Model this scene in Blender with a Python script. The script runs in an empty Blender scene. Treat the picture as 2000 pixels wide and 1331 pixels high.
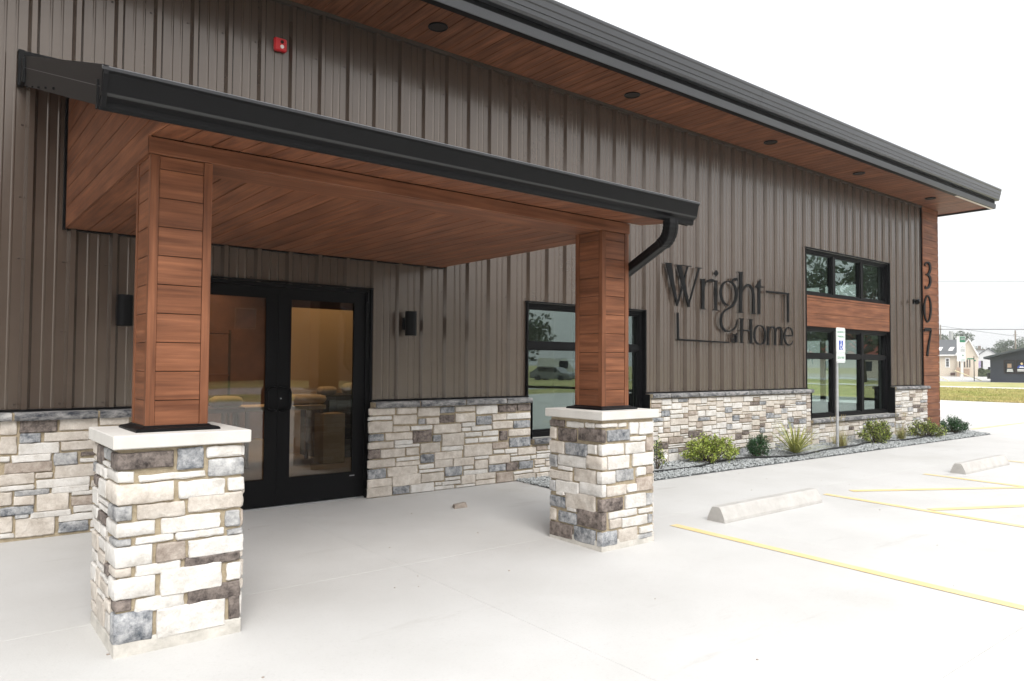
import bpy, bmesh, math, random
import numpy as np
from mathutils import Vector, Matrix, noise
R = math.radians
rng = random.Random(7)
sc = bpy.context.scene
COL = sc.collection
# ---------------------------------------------------------------- camera
CAM = Vector((-2.7487, -7.0502, 1.3942)); YAW, PITCH, ROLL, FPX = 0.6769, 0.0334, 0.0062, 1441.72
F = Vector((math.cos(PITCH)*math.sin(YAW), math.cos(PITCH)*math.cos(YAW), math.sin(PITCH)))
RT = Vector((math.cos(YAW), -math.sin(YAW), 0)); UP = RT.cross(F)
R2 = RT*math.cos(ROLL)+UP*math.sin(ROLL); U2 = -RT*math.sin(ROLL)+UP*math.cos(ROLL)
cam = bpy.data.cameras.new('camera'); cam.sensor_width = 36; cam.lens = 36*FPX/2000; cam.clip_end = 3000; cam.clip_start = .05
co = bpy.data.objects.new('camera', cam); COL.objects.link(co)
M = Matrix((R2, U2, -F)).transposed().to_4x4(); M.translation = CAM; co.matrix_world = M
sc.camera = co
# ---------------------------------------------------------------- world and sun (bright overcast)
SUN_EL, SUN_AZ = R(44), R(200)     # azimuth clockwise from +y
w = bpy.data.worlds.new('World'); sc.world = w; w.use_nodes = True
nt = w.node_tree; nt.nodes.clear()
N = nt.nodes.new; L = nt.links.new
out = N('ShaderNodeOutputWorld'); bg = N('ShaderNodeBackground'); bg.inputs[1].default_value = 0.1
sky = N('ShaderNodeTexSky'); sky.sky_type = 'NISHITA'; sky.sun_disc = False; sky.sun_elevation = SUN_EL; sky.sun_rotation = SUN_AZ
sky.dust_density = 4; sky.air_density = 1
hs = N('ShaderNodeHueSaturation'); hs.inputs['Saturation'].default_value = .35; hs.inputs['Value'].default_value = .35
L(sky.outputs[0], hs.inputs['Color'])
tc = N('ShaderNodeTexCoord'); sp = N('ShaderNodeSeparateXYZ'); L(tc.outputs['Generated'], sp.inputs[0])
rp = N('ShaderNodeValToRGB'); L(sp.outputs[2], rp.inputs[0])
rp.color_ramp.elements[0].position = 0; rp.color_ramp.elements[0].color = (1.0, 1.01, 1.02, 1)
rp.color_ramp.elements[1].position = 1; rp.color_ramp.elements[1].color = (2.35, 2.38, 2.42, 1)
e = rp.color_ramp.elements.new(.3); e.color = (1.25, 1.265, 1.275, 1)
sc10 = N('ShaderNodeVectorMath'); sc10.operation = 'SCALE'; sc10.inputs['Scale'].default_value = 5.3; L(rp.outputs[0], sc10.inputs[0])
ad = N('ShaderNodeVectorMath'); ad.operation = 'ADD'; L(sc10.outputs[0], ad.inputs[0]); L(hs.outputs[0], ad.inputs[1])
L(ad.outputs[0], bg.inputs[0]); L(bg.outputs[0], out.inputs[0])
sd = bpy.data.lights.new('sun', 'SUN'); sd.energy = 1.5; sd.angle = R(32); sd.color = (1, .975, .945)
so = bpy.data.objects.new('sun', sd); COL.objects.link(so)
dvec = Vector((math.sin(SUN_AZ)*math.cos(SUN_EL), math.cos(SUN_AZ)*math.cos(SUN_EL), math.sin(SUN_EL)))
so.rotation_euler = dvec.to_track_quat('Z', 'Y').to_euler(); so.location = (0, -12, 20)
sc.view_settings.view_transform = 'Standard'; sc.view_settings.look = 'None'; sc.view_settings.gamma = 1
sc.view_settings.use_curve_mapping = False; sc.view_settings.exposure = 0.72
sc.render.engine = 'CYCLES'; sc.cycles.max_bounces = 8; sc.cycles.transparent_max_bounces = 16

# ---------------------------------------------------------------- materials
def mat(name, col, rough=.7, col2=None, scale=8, stretch=(1, 1, 1), bump=0, bscale=40, metallic=0, spec=.5, detail=6, rnd=0, amt=(.35, .65), coat=0, rvar=0, tint=None):
    if tint is None: tint = (1, 1, 1)
    m = bpy.data.materials.new(name); m.use_nodes = True; nt = m.node_tree; b = nt.nodes['Principled BSDF']
    b.inputs['Roughness'].default_value = rough; b.inputs['Metallic'].default_value = metallic
    b.inputs['Specular IOR Level'].default_value = spec; b.inputs['Base Color'].default_value = (*col, 1); b.inputs['Specular Tint'].default_value = (*tint, 1)
    if coat: b.inputs['Coat Weight'].default_value = coat; b.inputs['Coat Roughness'].default_value = .12
    N = nt.nodes.new; L = nt.links.new
    if col2 or bump:
        g = N('ShaderNodeNewGeometry'); mp = N('ShaderNodeMapping'); mp.inputs['Scale'].default_value = stretch
        L(g.outputs['Position'], mp.inputs[0]); v = mp.outputs[0]
        if rnd:
            oi = N('ShaderNodeObjectInfo'); k = N('ShaderNodeMath'); k.operation = 'MULTIPLY'; k.inputs[1].default_value = 37.3; L(oi.outputs['Random'], k.inputs[0])
            a = N('ShaderNodeVectorMath'); a.operation = 'ADD'; L(v, a.inputs[0]); L(k.outputs[0], a.inputs[1]); v = a.outputs[0]
    if col2:
        n = N('ShaderNodeTexNoise'); n.inputs['Scale'].default_value = scale; n.inputs['Detail'].default_value = detail; n.inputs['Roughness'].default_value = .74 if (name.startswith('stone_') or name == 'ledge_stone') else .62
        L(v, n.inputs['Vector']); r = N('ShaderNodeValToRGB'); r.color_ramp.elements[0].position = amt[0]; r.color_ramp.elements[1].position = amt[1]
        r.color_ramp.elements[0].color = (*col, 1); r.color_ramp.elements[1].color = (*col2, 1); L(n.outputs[0], r.inputs[0]); c = r.outputs[0]
        if rnd:
            h = N('ShaderNodeHueSaturation'); mr = N('ShaderNodeMapRange'); mr.inputs['To Min'].default_value = 1-rnd; mr.inputs['To Max'].default_value = 1+rnd
            L(oi.outputs['Random'], mr.inputs[0]); L(mr.outputs[0], h.inputs['Value']); L(c, h.inputs['Color']); c = h.outputs[0]
        L(c, b.inputs['Base Color'])
        if rvar:
            mr2 = N('ShaderNodeMapRange'); mr2.inputs['To Min'].default_value = rough-rvar; mr2.inputs['To Max'].default_value = rough+rvar
            L(n.outputs[0], mr2.inputs[0]); L(mr2.outputs[0], b.inputs['Roughness'])
    if bump:
        n2 = N('ShaderNodeTexNoise'); n2.inputs['Scale'].default_value = bscale; n2.inputs['Detail'].default_value = 5; L(v, n2.inputs['Vector'])
        bp = N('ShaderNodeBump'); bp.inputs['Strength'].default_value = bump; bp.inputs['Distance'].default_value = .01; L(n2.outputs[0], bp.inputs['Height']); L(bp.outputs[0], b.inputs['Normal'])
    return m
def wood(name, along):
    s = [34, 34, 34]; s['xyz'.index(along)] = 1.3
    m = mat(name, (.088, .035, .019), .5, (.270, .113, .058), 1.0, tuple(s), .06, 2.2, rnd=.08, amt=(.26, .72), detail=8, spec=.18, rvar=.05)
    nt = m.node_tree; N = nt.nodes.new; L = nt.links.new; b = nt.nodes['Principled BSDF']
    src = b.inputs['Base Color'].links[0].from_socket
    g = N('ShaderNodeNewGeometry'); mp = N('ShaderNodeMapping'); s2 = [7, 7, 7]; s2['xyz'.index(along)] = 1.6; mp.inputs['Scale'].default_value = s2
    L(g.outputs['Position'], mp.inputs[0]); n = N('ShaderNodeTexNoise'); n.inputs['Scale'].default_value = 1.3; n.inputs['Detail'].default_value = 4; L(mp.outputs[0], n.inputs['Vector'])
    r = N('ShaderNodeValToRGB'); r.color_ramp.elements[0].position = .3; r.color_ramp.elements[1].position = .7; r.color_ramp.elements[0].color = (.70, .64, .60, 1); r.color_ramp.elements[1].color = (1.16, 1.14, 1.12, 1)
    L(n.outputs[0], r.inputs[0]); mx = N('ShaderNodeMix'); mx.data_type = 'RGBA'; mx.blend_type = 'MULTIPLY'; mx.inputs[0].default_value = 1
    L(src, mx.inputs[6]); L(r.outputs[0], mx.inputs[7]); L(mx.outputs[2], b.inputs['Base Color'])
    return m
def glass(name, tint, refl, f0=.1, rtint=(1, 1, 1)):
    m = bpy.data.materials.new(name); m.use_nodes = True; nt = m.node_tree; nt.nodes.clear(); N = nt.nodes.new; L = nt.links.new
    o = N('ShaderNodeOutputMaterial'); mx = N('ShaderNodeMixShader'); t = N('ShaderNodeBsdfTransparent'); g = N('ShaderNodeBsdfGlossy')
    t.inputs[0].default_value = (*tint, 1); g.inputs[0].default_value = (*rtint, 1); g.inputs['Roughness'].default_value = .0
    lw = N('ShaderNodeLayerWeight'); lw.inputs[0].default_value = .5; p = N('ShaderNodeMath'); p.operation = 'POWER'; p.inputs[1].default_value = 4; L(lw.outputs['Facing'], p.inputs[0])
    mr = N('ShaderNodeMapRange'); mr.inputs['To Min'].default_value = f0; mr.inputs['To Max'].default_value = refl; L(p.outputs[0], mr.inputs[0])
    ns = N('ShaderNodeTexNoise'); ns.inputs['Scale'].default_value = 1.3; ns.inputs['Detail'].default_value = 1; gg = N('ShaderNodeNewGeometry'); L(gg.outputs['Position'], ns.inputs['Vector'])
    bp = N('ShaderNodeBump'); bp.inputs['Strength'].default_value = .05; bp.inputs['Distance'].default_value = .02; L(ns.outputs[0], bp.inputs['Height']); L(bp.outputs[0], g.inputs['Normal'])
    L(mr.outputs[0], mx.inputs[0]); L(t.outputs[0], mx.inputs[1]); L(g.outputs[0], mx.inputs[2]); L(mx.outputs[0], o.inputs[0])
    return m
def emis(name, col, s):
    m = bpy.data.materials.new(name); m.use_nodes = True; b = m.node_tree.nodes['Principled BSDF']
    b.inputs['Base Color'].default_value = (*col, 1); b.inputs['Emission Color'].default_value = (*col, 1); b.inputs['Emission Strength'].default_value = s
    return m
def concrete_mat(name):
    m = mat(name, (.468, .460, .442), .85, (.538, .532, .518), .8, bump=.12, bscale=90, amt=(.3, .7))
    nt = m.node_tree; N = nt.nodes.new; L = nt.links.new; b = nt.nodes['Principled BSDF']; src = b.inputs['Base Color'].links[0].from_socket; g = N('ShaderNodeNewGeometry')
    def layer(src, scale, st, lo, hi, dark, rot=0):
        mp = N('ShaderNodeMapping'); mp.inputs['Scale'].default_value = st; mp.inputs['Rotation'].default_value = (0, 0, rot); L(g.outputs['Position'], mp.inputs[0])
        n = N('ShaderNodeTexNoise'); n.inputs['Scale'].default_value = scale; n.inputs['Detail'].default_value = 7; n.inputs['Roughness'].default_value = .65; L(mp.outputs[0], n.inputs['Vector'])
        r = N('ShaderNodeValToRGB'); r.color_ramp.elements[0].position = lo; r.color_ramp.elements[1].position = hi; r.color_ramp.elements[0].color = (1, 1, 1, 1); r.color_ramp.elements[1].color = (*dark, 1); L(n.outputs[0], r.inputs[0])
        mx = N('ShaderNodeMix'); mx.data_type = 'RGBA'; mx.blend_type = 'MULTIPLY'; mx.inputs[0].default_value = 1; L(src, mx.inputs[6]); L(r.outputs[0], mx.inputs[7]); return mx.outputs[2]
    src = layer(src, .55, (1, 1, 1), .60, .74, (.90, .89, .87))
    src = layer(src, 1.7, (.45, 2.4, 1), .62, .70, (.90, .89, .88), .5)
    src = layer(src, 60, (1, 1, 1), .55, .8, (.84, .83, .82))
    L(src, b.inputs['Base Color']); return m
MT = dict(
 concrete=concrete_mat('concrete'),
 concrete_side=mat('concrete_base', (.42, .40, .36), .9, (.6, .57, .52), 9, bump=.4, bscale=60),
 bumper=mat('cast_concrete', (.39, .372, .35), .9, (.47, .455, .43), 7, bump=.35, bscale=70),
 siding=mat('bronze_siding', (.048, .0345, .0265), .27, (.054, .039, .030), 3, spec=1.0, bump=.012, bscale=1.6, coat=.45, tint=(1, .88, .78)),
 black=mat('black_aluminium', (.003, .003, .0035), .5, spec=.13),
 gutter=mat('charcoal_gutter', (.0045, .0045, .005), .44, spec=.15),
 fascia=mat('dark_grey_trim', (.030, .031, .034), .28, (.036, .037, .040), 2, spec=.6),
 roofmetal=mat('roof_edge_grey', (.036, .037, .040), .30, spec=.5),
 wood_x=wood('cedar_board_x', 'x'), wood_y=wood('cedar_board_y', 'y'), wood_z=wood('cedar_board_z', 'z'),
 gutter_ridge_highlight=mat('gutter_ridge_highlight', (.022, .022, .022), .45, spec=.3), brown_trim=mat('brown_trim', (.05, .038, .03), .75, spec=.2), gap=mat('dark_recess', (.02, .012, .008), .9),
 mortar=mat('tan_mortar', (.30, .245, .165), .95, (.40, .335, .235), 30, bump=.5, bscale=120),
 cap=mat('limestone_cap', (.54, .52, .485), .8, (.60, .58, .545), 6, bump=.1, bscale=90),
 w=mat('stone_white', (.43, .40, .355), .9, (.635, .615, .585), 9, bump=.7, bscale=38, amt=(.25, .6), rnd=.07),
 c=mat('stone_cream', (.35, .30, .25), .9, (.66, .615, .555), 10, bump=.7, bscale=38, amt=(.25, .72), rnd=.1),
 T=mat('stone_taupe', (.20, .155, .125), .85, (.50, .44, .38), 16, bump=.8, bscale=38, amt=(.28, .75), rnd=.1),
 B=mat('stone_blue_grey', (.055, .066, .082), .85, (.50, .50, .50), 17, bump=.8, bscale=38, amt=(.33, .72), rnd=.15),
 G=mat('stone_grey', (.10, .105, .115), .9, (.47, .465, .455), 12, bump=.7, bscale=38, amt=(.3, .62), rnd=.12),
 D=mat('stone_dark_brown', (.040, .030, .027), .85, (.34, .285, .25), 20, bump=.9, bscale=38, amt=(.35, .78), rnd=.15),
 ledge=mat('ledge_stone', (.028, .032, .042), .85, (.42, .41, .395), 14, stretch=(.6, 1, 1.3), bump=.9, bscale=38, amt=(.36, .7), rnd=.15),
 gravel=mat('gravel_stone', (.20, .212, .212), .9, (.50, .52, .52), 22, amt=(.3, .7)),
 gravel_base=mat('gravel_bed_base', (.05, .055, .055), .95, (.14, .15, .15), 40, bump=1, bscale=60),
 hose=mat('black_hose', (.012, .012, .012), .5),
 yellow=mat('faded_yellow_paint', (.70, .51, .22), .8, (.64, .54, .33), 3, amt=(.3, .7)),
 red=mat('red_plastic', (.55, .015, .02), .35), white=mat('white_plastic', (.75, .75, .73), .4),
 steel=mat('galvanised_steel', (.42, .43, .44), .42, (.5, .51, .52), 20, metallic=.7),
 signwhite=mat('sign_white', (.78, .79, .78), .45), signblue=mat('sign_blue', (.01, .06, .36), .4), signgreen=mat('sign_green', (.02, .20, .10), .4),
 wglass=glass('coated_window_glass', (.78, .83, .81), .75, .14, (.82, .95, .91)), dglass=glass('door_glass', (.85, .84, .82), .6, .065, (1, .97, .93)),
 winner=mat('interior_wall', (.33, .33, .31), .8), floor_in=mat('interior_floor', (.16, .14, .12), .35, (.2, .18, .16), 3), ceil_in=mat('interior_ceiling', (.25, .25, .24), .9),
 tan=mat('tan_wall', (.50, .36, .20), .8), counter=mat('black_counter', (.012, .012, .013), .3), darkwood=mat('dark_wood', (.08, .035, .02), .5, (.12, .05, .03), 4, (1, 1, 8)),
 cloth=mat('beige_cloth', (.46, .36, .24), .9, (.52, .42, .30), 30, bump=.3), terracotta=mat('terracotta', (.22, .07, .035), .7),
 brass=mat('brass', (.6, .4, .15), .3, metallic=1), bulb=emis('lit_bulb', (1, .62, .28), 6),
 plant1=mat('leaf_lime', (.17, .28, .03), .55, (.40, .45, .09), 30, amt=(.3, .62)), plant2=mat('leaf_dark', (.012, .045, .016), .5, (.04, .11, .03), 30),
 plant3=mat('leaf_olive', (.045, .075, .025), .6, (.14, .16, .05), 24), plant4=mat('leaf_bronze', (.07, .085, .03), .6, (.20, .17, .07), 20),
 yucca=mat('yucca_blade', (.16, .20, .05), .5, (.48, .46, .15), 45, amt=(.4, .6)), straw=mat('straw_blade', (.22, .17, .07), .7, (.36, .30, .15), 30), stemm=mat('twig', (.07, .045, .03), .9),
 petal=mat('white_petal', (.8, .8, .78), .6),
 grass=mat('lawn', (.22, .25, .07), .95, (.46, .38, .17), .35, bump=.6, bscale=8, amt=(.35, .7)), blades=mat('grass_blade', (.28, .31, .08), .9, (.52, .42, .19), .4, amt=(.35, .7)),
 asphalt=mat('road_grey', (.36, .35, .335), .9, (.44, .43, .41), .5), walk=mat('far_walk', (.52, .50, .46), .9, (.58, .56, .52), .6),
 siding_cream=mat('cream_siding', (.60, .53, .43), .8), roofgrey=mat('asphalt_shingle', (.075, .08, .085), .9, (.11, .115, .12), 4), trim=mat('white_trim', (.75, .74, .72), .6),
 navy=mat('navy_siding', (.016, .021, .032), .6, (.022, .027, .040), 2), navyroof=mat('navy_roof', (.045, .055, .06), .7), darkglass=mat('dark_window', (.02, .022, .025), .08, spec=.8),
 gar=mat('pale_siding', (.62, .62, .62), .8), garroof=mat('pale_metal_roof', (.68, .68, .68), .6), brickA=mat('far_brick', (.30, .20, .14), .9, (.42, .31, .22), 6),
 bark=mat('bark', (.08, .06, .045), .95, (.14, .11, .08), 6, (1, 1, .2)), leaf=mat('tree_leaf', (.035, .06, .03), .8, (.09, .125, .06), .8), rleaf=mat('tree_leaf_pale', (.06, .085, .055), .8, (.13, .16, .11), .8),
 brick=mat('red_brick', (.085, .040, .026), .9, (.13, .062, .042), 3), sandst=mat('brick_mortar', (.25, .20, .16), .9), redroof=mat('red_roof', (.34, .09, .06), .8),
 carwhite=mat('white_car_paint', (.72, .72, .72), .25, coat=.5), cargrey=mat('grey_car_paint', (.18, .19, .2), .25, coat=.5), tyre=mat('rubber', (.015, .015, .015), .85), orange=mat('signal_yellow', (.75, .33, .03), .5),
 bronze=mat('bronze_panel', (.075, .05, .03), .5), wire=mat('wire', (.03, .03, .03), .6), guy=mat('yellow_guard', (.75, .68, .42), .6), post_wood=mat('pole_wood', (.22, .19, .16), .9), peel=mat('pale_film', (.62, .56, .46), .6),
)
# ---------------------------------------------------------------- builders
WORLD = {}      # object name -> world anchor
def tag(o, label=None, cat=None, group=None, kind=None):
    if label: o['label'] = label
    if cat: o['category'] = cat
    if group: o['group'] = group
    if kind: o['kind'] = kind
    return o
def place(o, anchor, parent=None):
    COL.objects.link(o); WORLD[o.name] = Vector(anchor)
    if parent is not None: o.parent = parent; o.location = Vector(anchor)-WORLD[parent.name]
    else: o.location = anchor
    return o
def empty(name, loc, label=None, cat=None, group=None, kind=None, parent=None):
    o = bpy.data.objects.new(name, None); o.empty_display_size = .2; place(o, loc, parent); return tag(o, label, cat, group, kind)
class MB:
    def __init__(s): s.v = []; s.f = []; s.m = []
    def add(s, vs, fs, mi=0):
        k = len(s.v); s.v += [tuple(p) for p in vs]; s.f += [tuple(i+k for i in f) for f in fs]; s.m += [mi]*len(fs); return s
    def box(s, x0, x1, y0, y1, z0, z1, mi=0, b=0):
        if x0 > x1: x0, x1 = x1, x0
        if y0 > y1: y0, y1 = y1, y0
        if b:
            b = min(b, (x1-x0)/2.01, (y1-y0)/2.01, (z1-z0)/2.01)
            X = (x0, x0+b, x1-b, x1); Y = (y0, y0+b, y1-b, y1); Z = (z0, z0+b, z1-b, z1)
            idx = {}; vs = []
            for sx in (0, 1):
                for sy in (0, 1):
                    for sz in (0, 1):
                        for ax in range(3):
                            p = [X[1] if not sx else X[2], Y[1] if not sy else Y[2], Z[1] if not sz else Z[2]]
                            p[ax] = (X, Y, Z)[ax][3 if (sx, sy, sz)[ax] else 0]
                            idx[sx, sy, sz, ax] = len(vs); vs.append(p)
            fs = []
            for ax in range(3):
                o1, o2 = [a for a in range(3) if a != ax]
                for sgn in (0, 1):
                    q = []
                    for a, c in ((0, 0), (1, 0), (1, 1), (0, 1)):
                        k = [0, 0, 0]; k[ax] = sgn; k[o1] = a; k[o2] = c; q.append(idx[(*k, ax)])
                    fs.append(q)
            for ax in range(3):
                o1, o2 = [a for a in range(3) if a != ax]
                for a in (0, 1):
                    for c in (0, 1):
                        k0 = [0, 0, 0]; k1 = [0, 0, 0]; k1[ax] = 1; k0[o1] = k1[o1] = a; k0[o2] = k1[o2] = c
                        fs.append([idx[(*k0, o1)], idx[(*k1, o1)], idx[(*k1, o2)], idx[(*k0, o2)]])
            for k in [(a, c, d) for a in (0, 1) for c in (0, 1) for d in (0, 1)]: fs.append([idx[(*k, i)] for i in range(3)])
            return s.add(vs, fs, mi)
        vs = [(x, y, z) for x in (x0, x1) for y in (y0, y1) for z in (z0, z1)]
        return s.add(vs, [(0, 1, 3, 2), (4, 6, 7, 5), (0, 4, 5, 1), (2, 3, 7, 6), (0, 2, 6, 4), (1, 5, 7, 3)], mi)
    def prism(s, poly, axis, a, b, mi=0):     # poly in the other two axes (cyclic order kept x,y,z)
        n = len(poly)
        def P(p, t): return {'x': (t, p[0], p[1]), 'y': (p[0], t, p[1]), 'z': (p[0], p[1], t)}[axis]
        vs = [P(p, a) for p in poly]+[P(p, b) for p in poly]
        return s.add(vs, [tuple(range(n)), tuple(range(2*n-1, n-1, -1))]+[(i, (i+1) % n, (i+1) % n+n, i+n) for i in range(n)], mi)
    def tube(s, pts, r, n=8, mi=0, rz=None, caps=True):
        pts = [Vector(p) for p in pts]; k = len(s.v); rings = []
        for i, p in enumerate(pts):
            t = (pts[min(i+1, len(pts)-1)]-pts[max(i-1, 0)]).normalized()
            u = t.cross(Vector((0, 0, 1)) if abs(t.z) < .95 else Vector((0, 1, 0))).normalized(); v2 = u.cross(t)
            rr = r[i] if isinstance(r, (list, tuple)) else r
            rings.append([p+u*math.cos(2*math.pi*j/n)*rr+v2*math.sin(2*math.pi*j/n)*rr for j in range(n)])
        vs = [q for rg in rings for q in rg]; fs = [(i*n+j, i*n+(j+1) % n, (i+1)*n+(j+1) % n, (i+1)*n+j) for i in range(len(pts)-1) for j in range(n)]
        if caps: fs += [tuple(range(n-1, -1, -1)), tuple(range((len(pts)-1)*n, len(pts)*n))]
        return s.add(vs, fs, mi)
    def lathe(s, c, prof, n=16, mi=0):
        vs = [(c[0]+r*math.cos(2*math.pi*j/n), c[1]+r*math.sin(2*math.pi*j/n), c[2]+z) for r, z in prof for j in range(n)]
        return s.add(vs, [(i*n+j, i*n+(j+1) % n, (i+1)*n+(j+1) % n, (i+1)*n+j) for i in range(len(prof)-1) for j in range(n)]+[tuple(range(n-1, -1, -1)), tuple(range((len(prof)-1)*n, len(prof)*n))], mi)
    def build(s, name, mats, parent=None, smooth=False, anchor=None, **kw):
        if not isinstance(mats, (list, tuple)): mats = [mats]
        a = np.array(s.v, dtype=float)
        if anchor is None: anchor = ((a[:, 0].min()+a[:, 0].max())/2, (a[:, 1].min()+a[:, 1].max())/2, a[:, 2].min())
        anchor = Vector(anchor); me = bpy.data.meshes.new(name); me.from_pydata((a-np.array(anchor)).tolist(), [], s.f)
        for m in mats: me.materials.append(MT[m])
        if len(mats) > 1: me.polygons.foreach_set('material_index', s.m)
        bm = bmesh.new(); bm.from_mesh(me); bmesh.ops.recalc_face_normals(bm, faces=bm.faces); bm.to_mesh(me); bm.free()
        if smooth:
            me.shade_smooth()
            if smooth is not True: me.set_sharp_from_angle(angle=R(smooth))
        o = bpy.data.objects.new(name, me); place(o, anchor, parent); return tag(o, **kw)
def bx(name, m, parent, *c, b=0, **kw): return MB().box(*c, b=b).build(name, m, parent, **kw)
GS = .0164
def gz(y): return GS*max(-12, min(0, y))
# stone and lettering layouts (metres)
C1F=[(-1.988,-1.714,0.864,0.947,'D'),(-1.697,-1.567,0.846,0.956,'B'),(-1.553,-1.37,0.898,0.955,'w'),(-1.54,-1.362,0.798,0.886,'G'),(-1.988,-1.897,0.802,0.856,'w'),(-1.878,-1.558,0.8,0.833,'w'),(-1.986,-1.709,0.693,0.792,'c'),(-1.689,-1.46,0.697,0.784,'w'),(-1.441,-1.357,0.711,0.78,'w'),(-1.98,-1.902,0.615,0.685,'G'),(-1.881,-1.656,0.61,0.684,'c'),(-1.641,-1.363,0.62,0.703,'c'),(-1.978,-1.795,0.533,0.602,'w'),(-1.769,-1.478,0.525,0.606,'w'),(-1.45,-1.374,0.521,0.607,'G'),(-1.989,-1.903,0.492,0.524,'G'),(-1.888,-1.713,0.489,0.524,'w'),(-1.698,-1.456,0.486,0.524,'w'),(-1.441,-1.36,0.478,0.507,'G'),(-1.991,-1.805,0.386,0.486,'w'),(-1.79,-1.651,0.385,0.48,'T'),(-1.634,-1.354,0.382,0.474,'w'),(-1.986,-1.9,0.341,0.383,'c'),(-1.884,-1.672,0.33,0.385,'w'),(-1.651,-1.369,0.337,0.385,'D'),(-1.987,-1.789,0.229,0.331,'w'),(-1.766,-1.466,0.212,0.345,'w'),(-1.438,-1.363,0.235,0.327,'w'),(-1.986,-1.896,0.174,0.228,'D'),(-1.88,-1.652,0.148,0.219,'w'),(-1.634,-1.366,0.143,0.229,'D'),(-1.986,-1.797,0.014,0.162,'B'),(-1.781,-1.445,0.005,0.151,'w'),(-1.424,-1.365,0.029,0.152,'D')]
C2F=[(1.4,1.58,0.91,0.941,'w'),(1.598,1.687,0.906,0.939,'w'),(1.719,1.826,0.844,0.938,'w'),(1.837,2.008,0.836,0.936,'w'),(1.4,1.448,0.796,0.896,'D'),(1.468,1.723,0.8,0.887,'B'),(1.731,1.916,0.788,0.823,'w'),(1.924,2.008,0.697,0.808,'T'),(1.4,1.658,0.693,0.78,'w'),(1.676,1.909,0.689,0.778,'w'),(1.4,1.459,0.581,0.681,'c'),(1.472,1.716,0.577,0.682,'w'),(1.76,2.008,0.583,0.683,'w'),(1.401,1.559,0.472,0.567,'w'),(1.569,1.772,0.478,0.569,'G'),(1.804,1.916,0.505,0.57,'w'),(1.924,2.008,0.511,0.571,'T'),(1.401,1.456,0.372,0.467,'w'),(1.467,1.688,0.371,0.453,'c'),(1.695,1.804,0.382,0.446,'w'),(1.804,2.0,0.377,0.486,'T'),(1.401,1.648,0.255,0.353,'D'),(1.673,1.917,0.252,0.361,'w'),(1.924,2.0,0.255,0.35,'G'),(1.402,1.46,0.118,0.253,'D'),(1.484,1.808,0.196,0.247,'w'),(1.831,2.0,0.196,0.235,'w'),(1.495,1.628,0.118,0.19,'c'),(1.635,1.936,0.108,0.182,'w'),(1.947,2.0,0.108,0.178,'G'),(1.402,1.582,-0.011,0.099,'B'),(1.596,1.819,-0.004,0.099,'c'),(1.842,2.0,0.035,0.09,'w'),(1.827,1.997,-0.008,0.027,'G')]
C2L=[(-2.568,-2.393,0.887,0.94,'D'),(-2.792,-2.598,0.892,0.939,'w'),(-2.917,-2.82,0.901,0.94,'w'),(-3.017,-2.933,0.908,0.939,'w'),(-2.471,-2.394,0.785,0.881,'c'),(-2.708,-2.494,0.775,0.879,'D'),(-3.017,-2.736,0.786,0.884,'D'),(-2.569,-2.395,0.667,0.767,'c'),(-2.835,-2.587,0.668,0.766,'B'),(-2.944,-2.842,0.698,0.772,'w'),(-3.018,-2.958,0.698,0.781,'w'),(-2.48,-2.392,0.55,0.65,'G'),(-2.822,-2.495,0.573,0.661,'w'),(-3.018,-2.833,0.574,0.674,'c'),(-2.666,-2.493,0.536,0.566,'w'),(-2.659,-2.396,0.453,0.526,'c'),(-2.929,-2.688,0.463,0.568,'c'),(-3.018,-2.945,0.472,0.566,'w'),(-2.466,-2.394,0.348,0.437,'G'),(-2.741,-2.471,0.352,0.449,'w'),(-3.019,-2.752,0.357,0.463,'w'),(-2.579,-2.477,0.326,0.36,'w'),(-2.579,-2.395,0.224,0.312,'B'),(-2.926,-2.59,0.237,0.371,'c'),(-3.019,-2.952,0.265,0.357,'D'),(-2.468,-2.396,0.109,0.208,'c'),(-2.711,-2.602,0.213,0.245,'w'),(-2.715,-2.501,0.109,0.198,'B'),(-3.019,-2.725,0.101,0.256,'T'),(-2.668,-2.396,-0.015,0.096,'D'),(-2.926,-2.683,-0.015,0.103,'B'),(-3.02,-2.947,-0.005,0.101,'G')]
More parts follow.
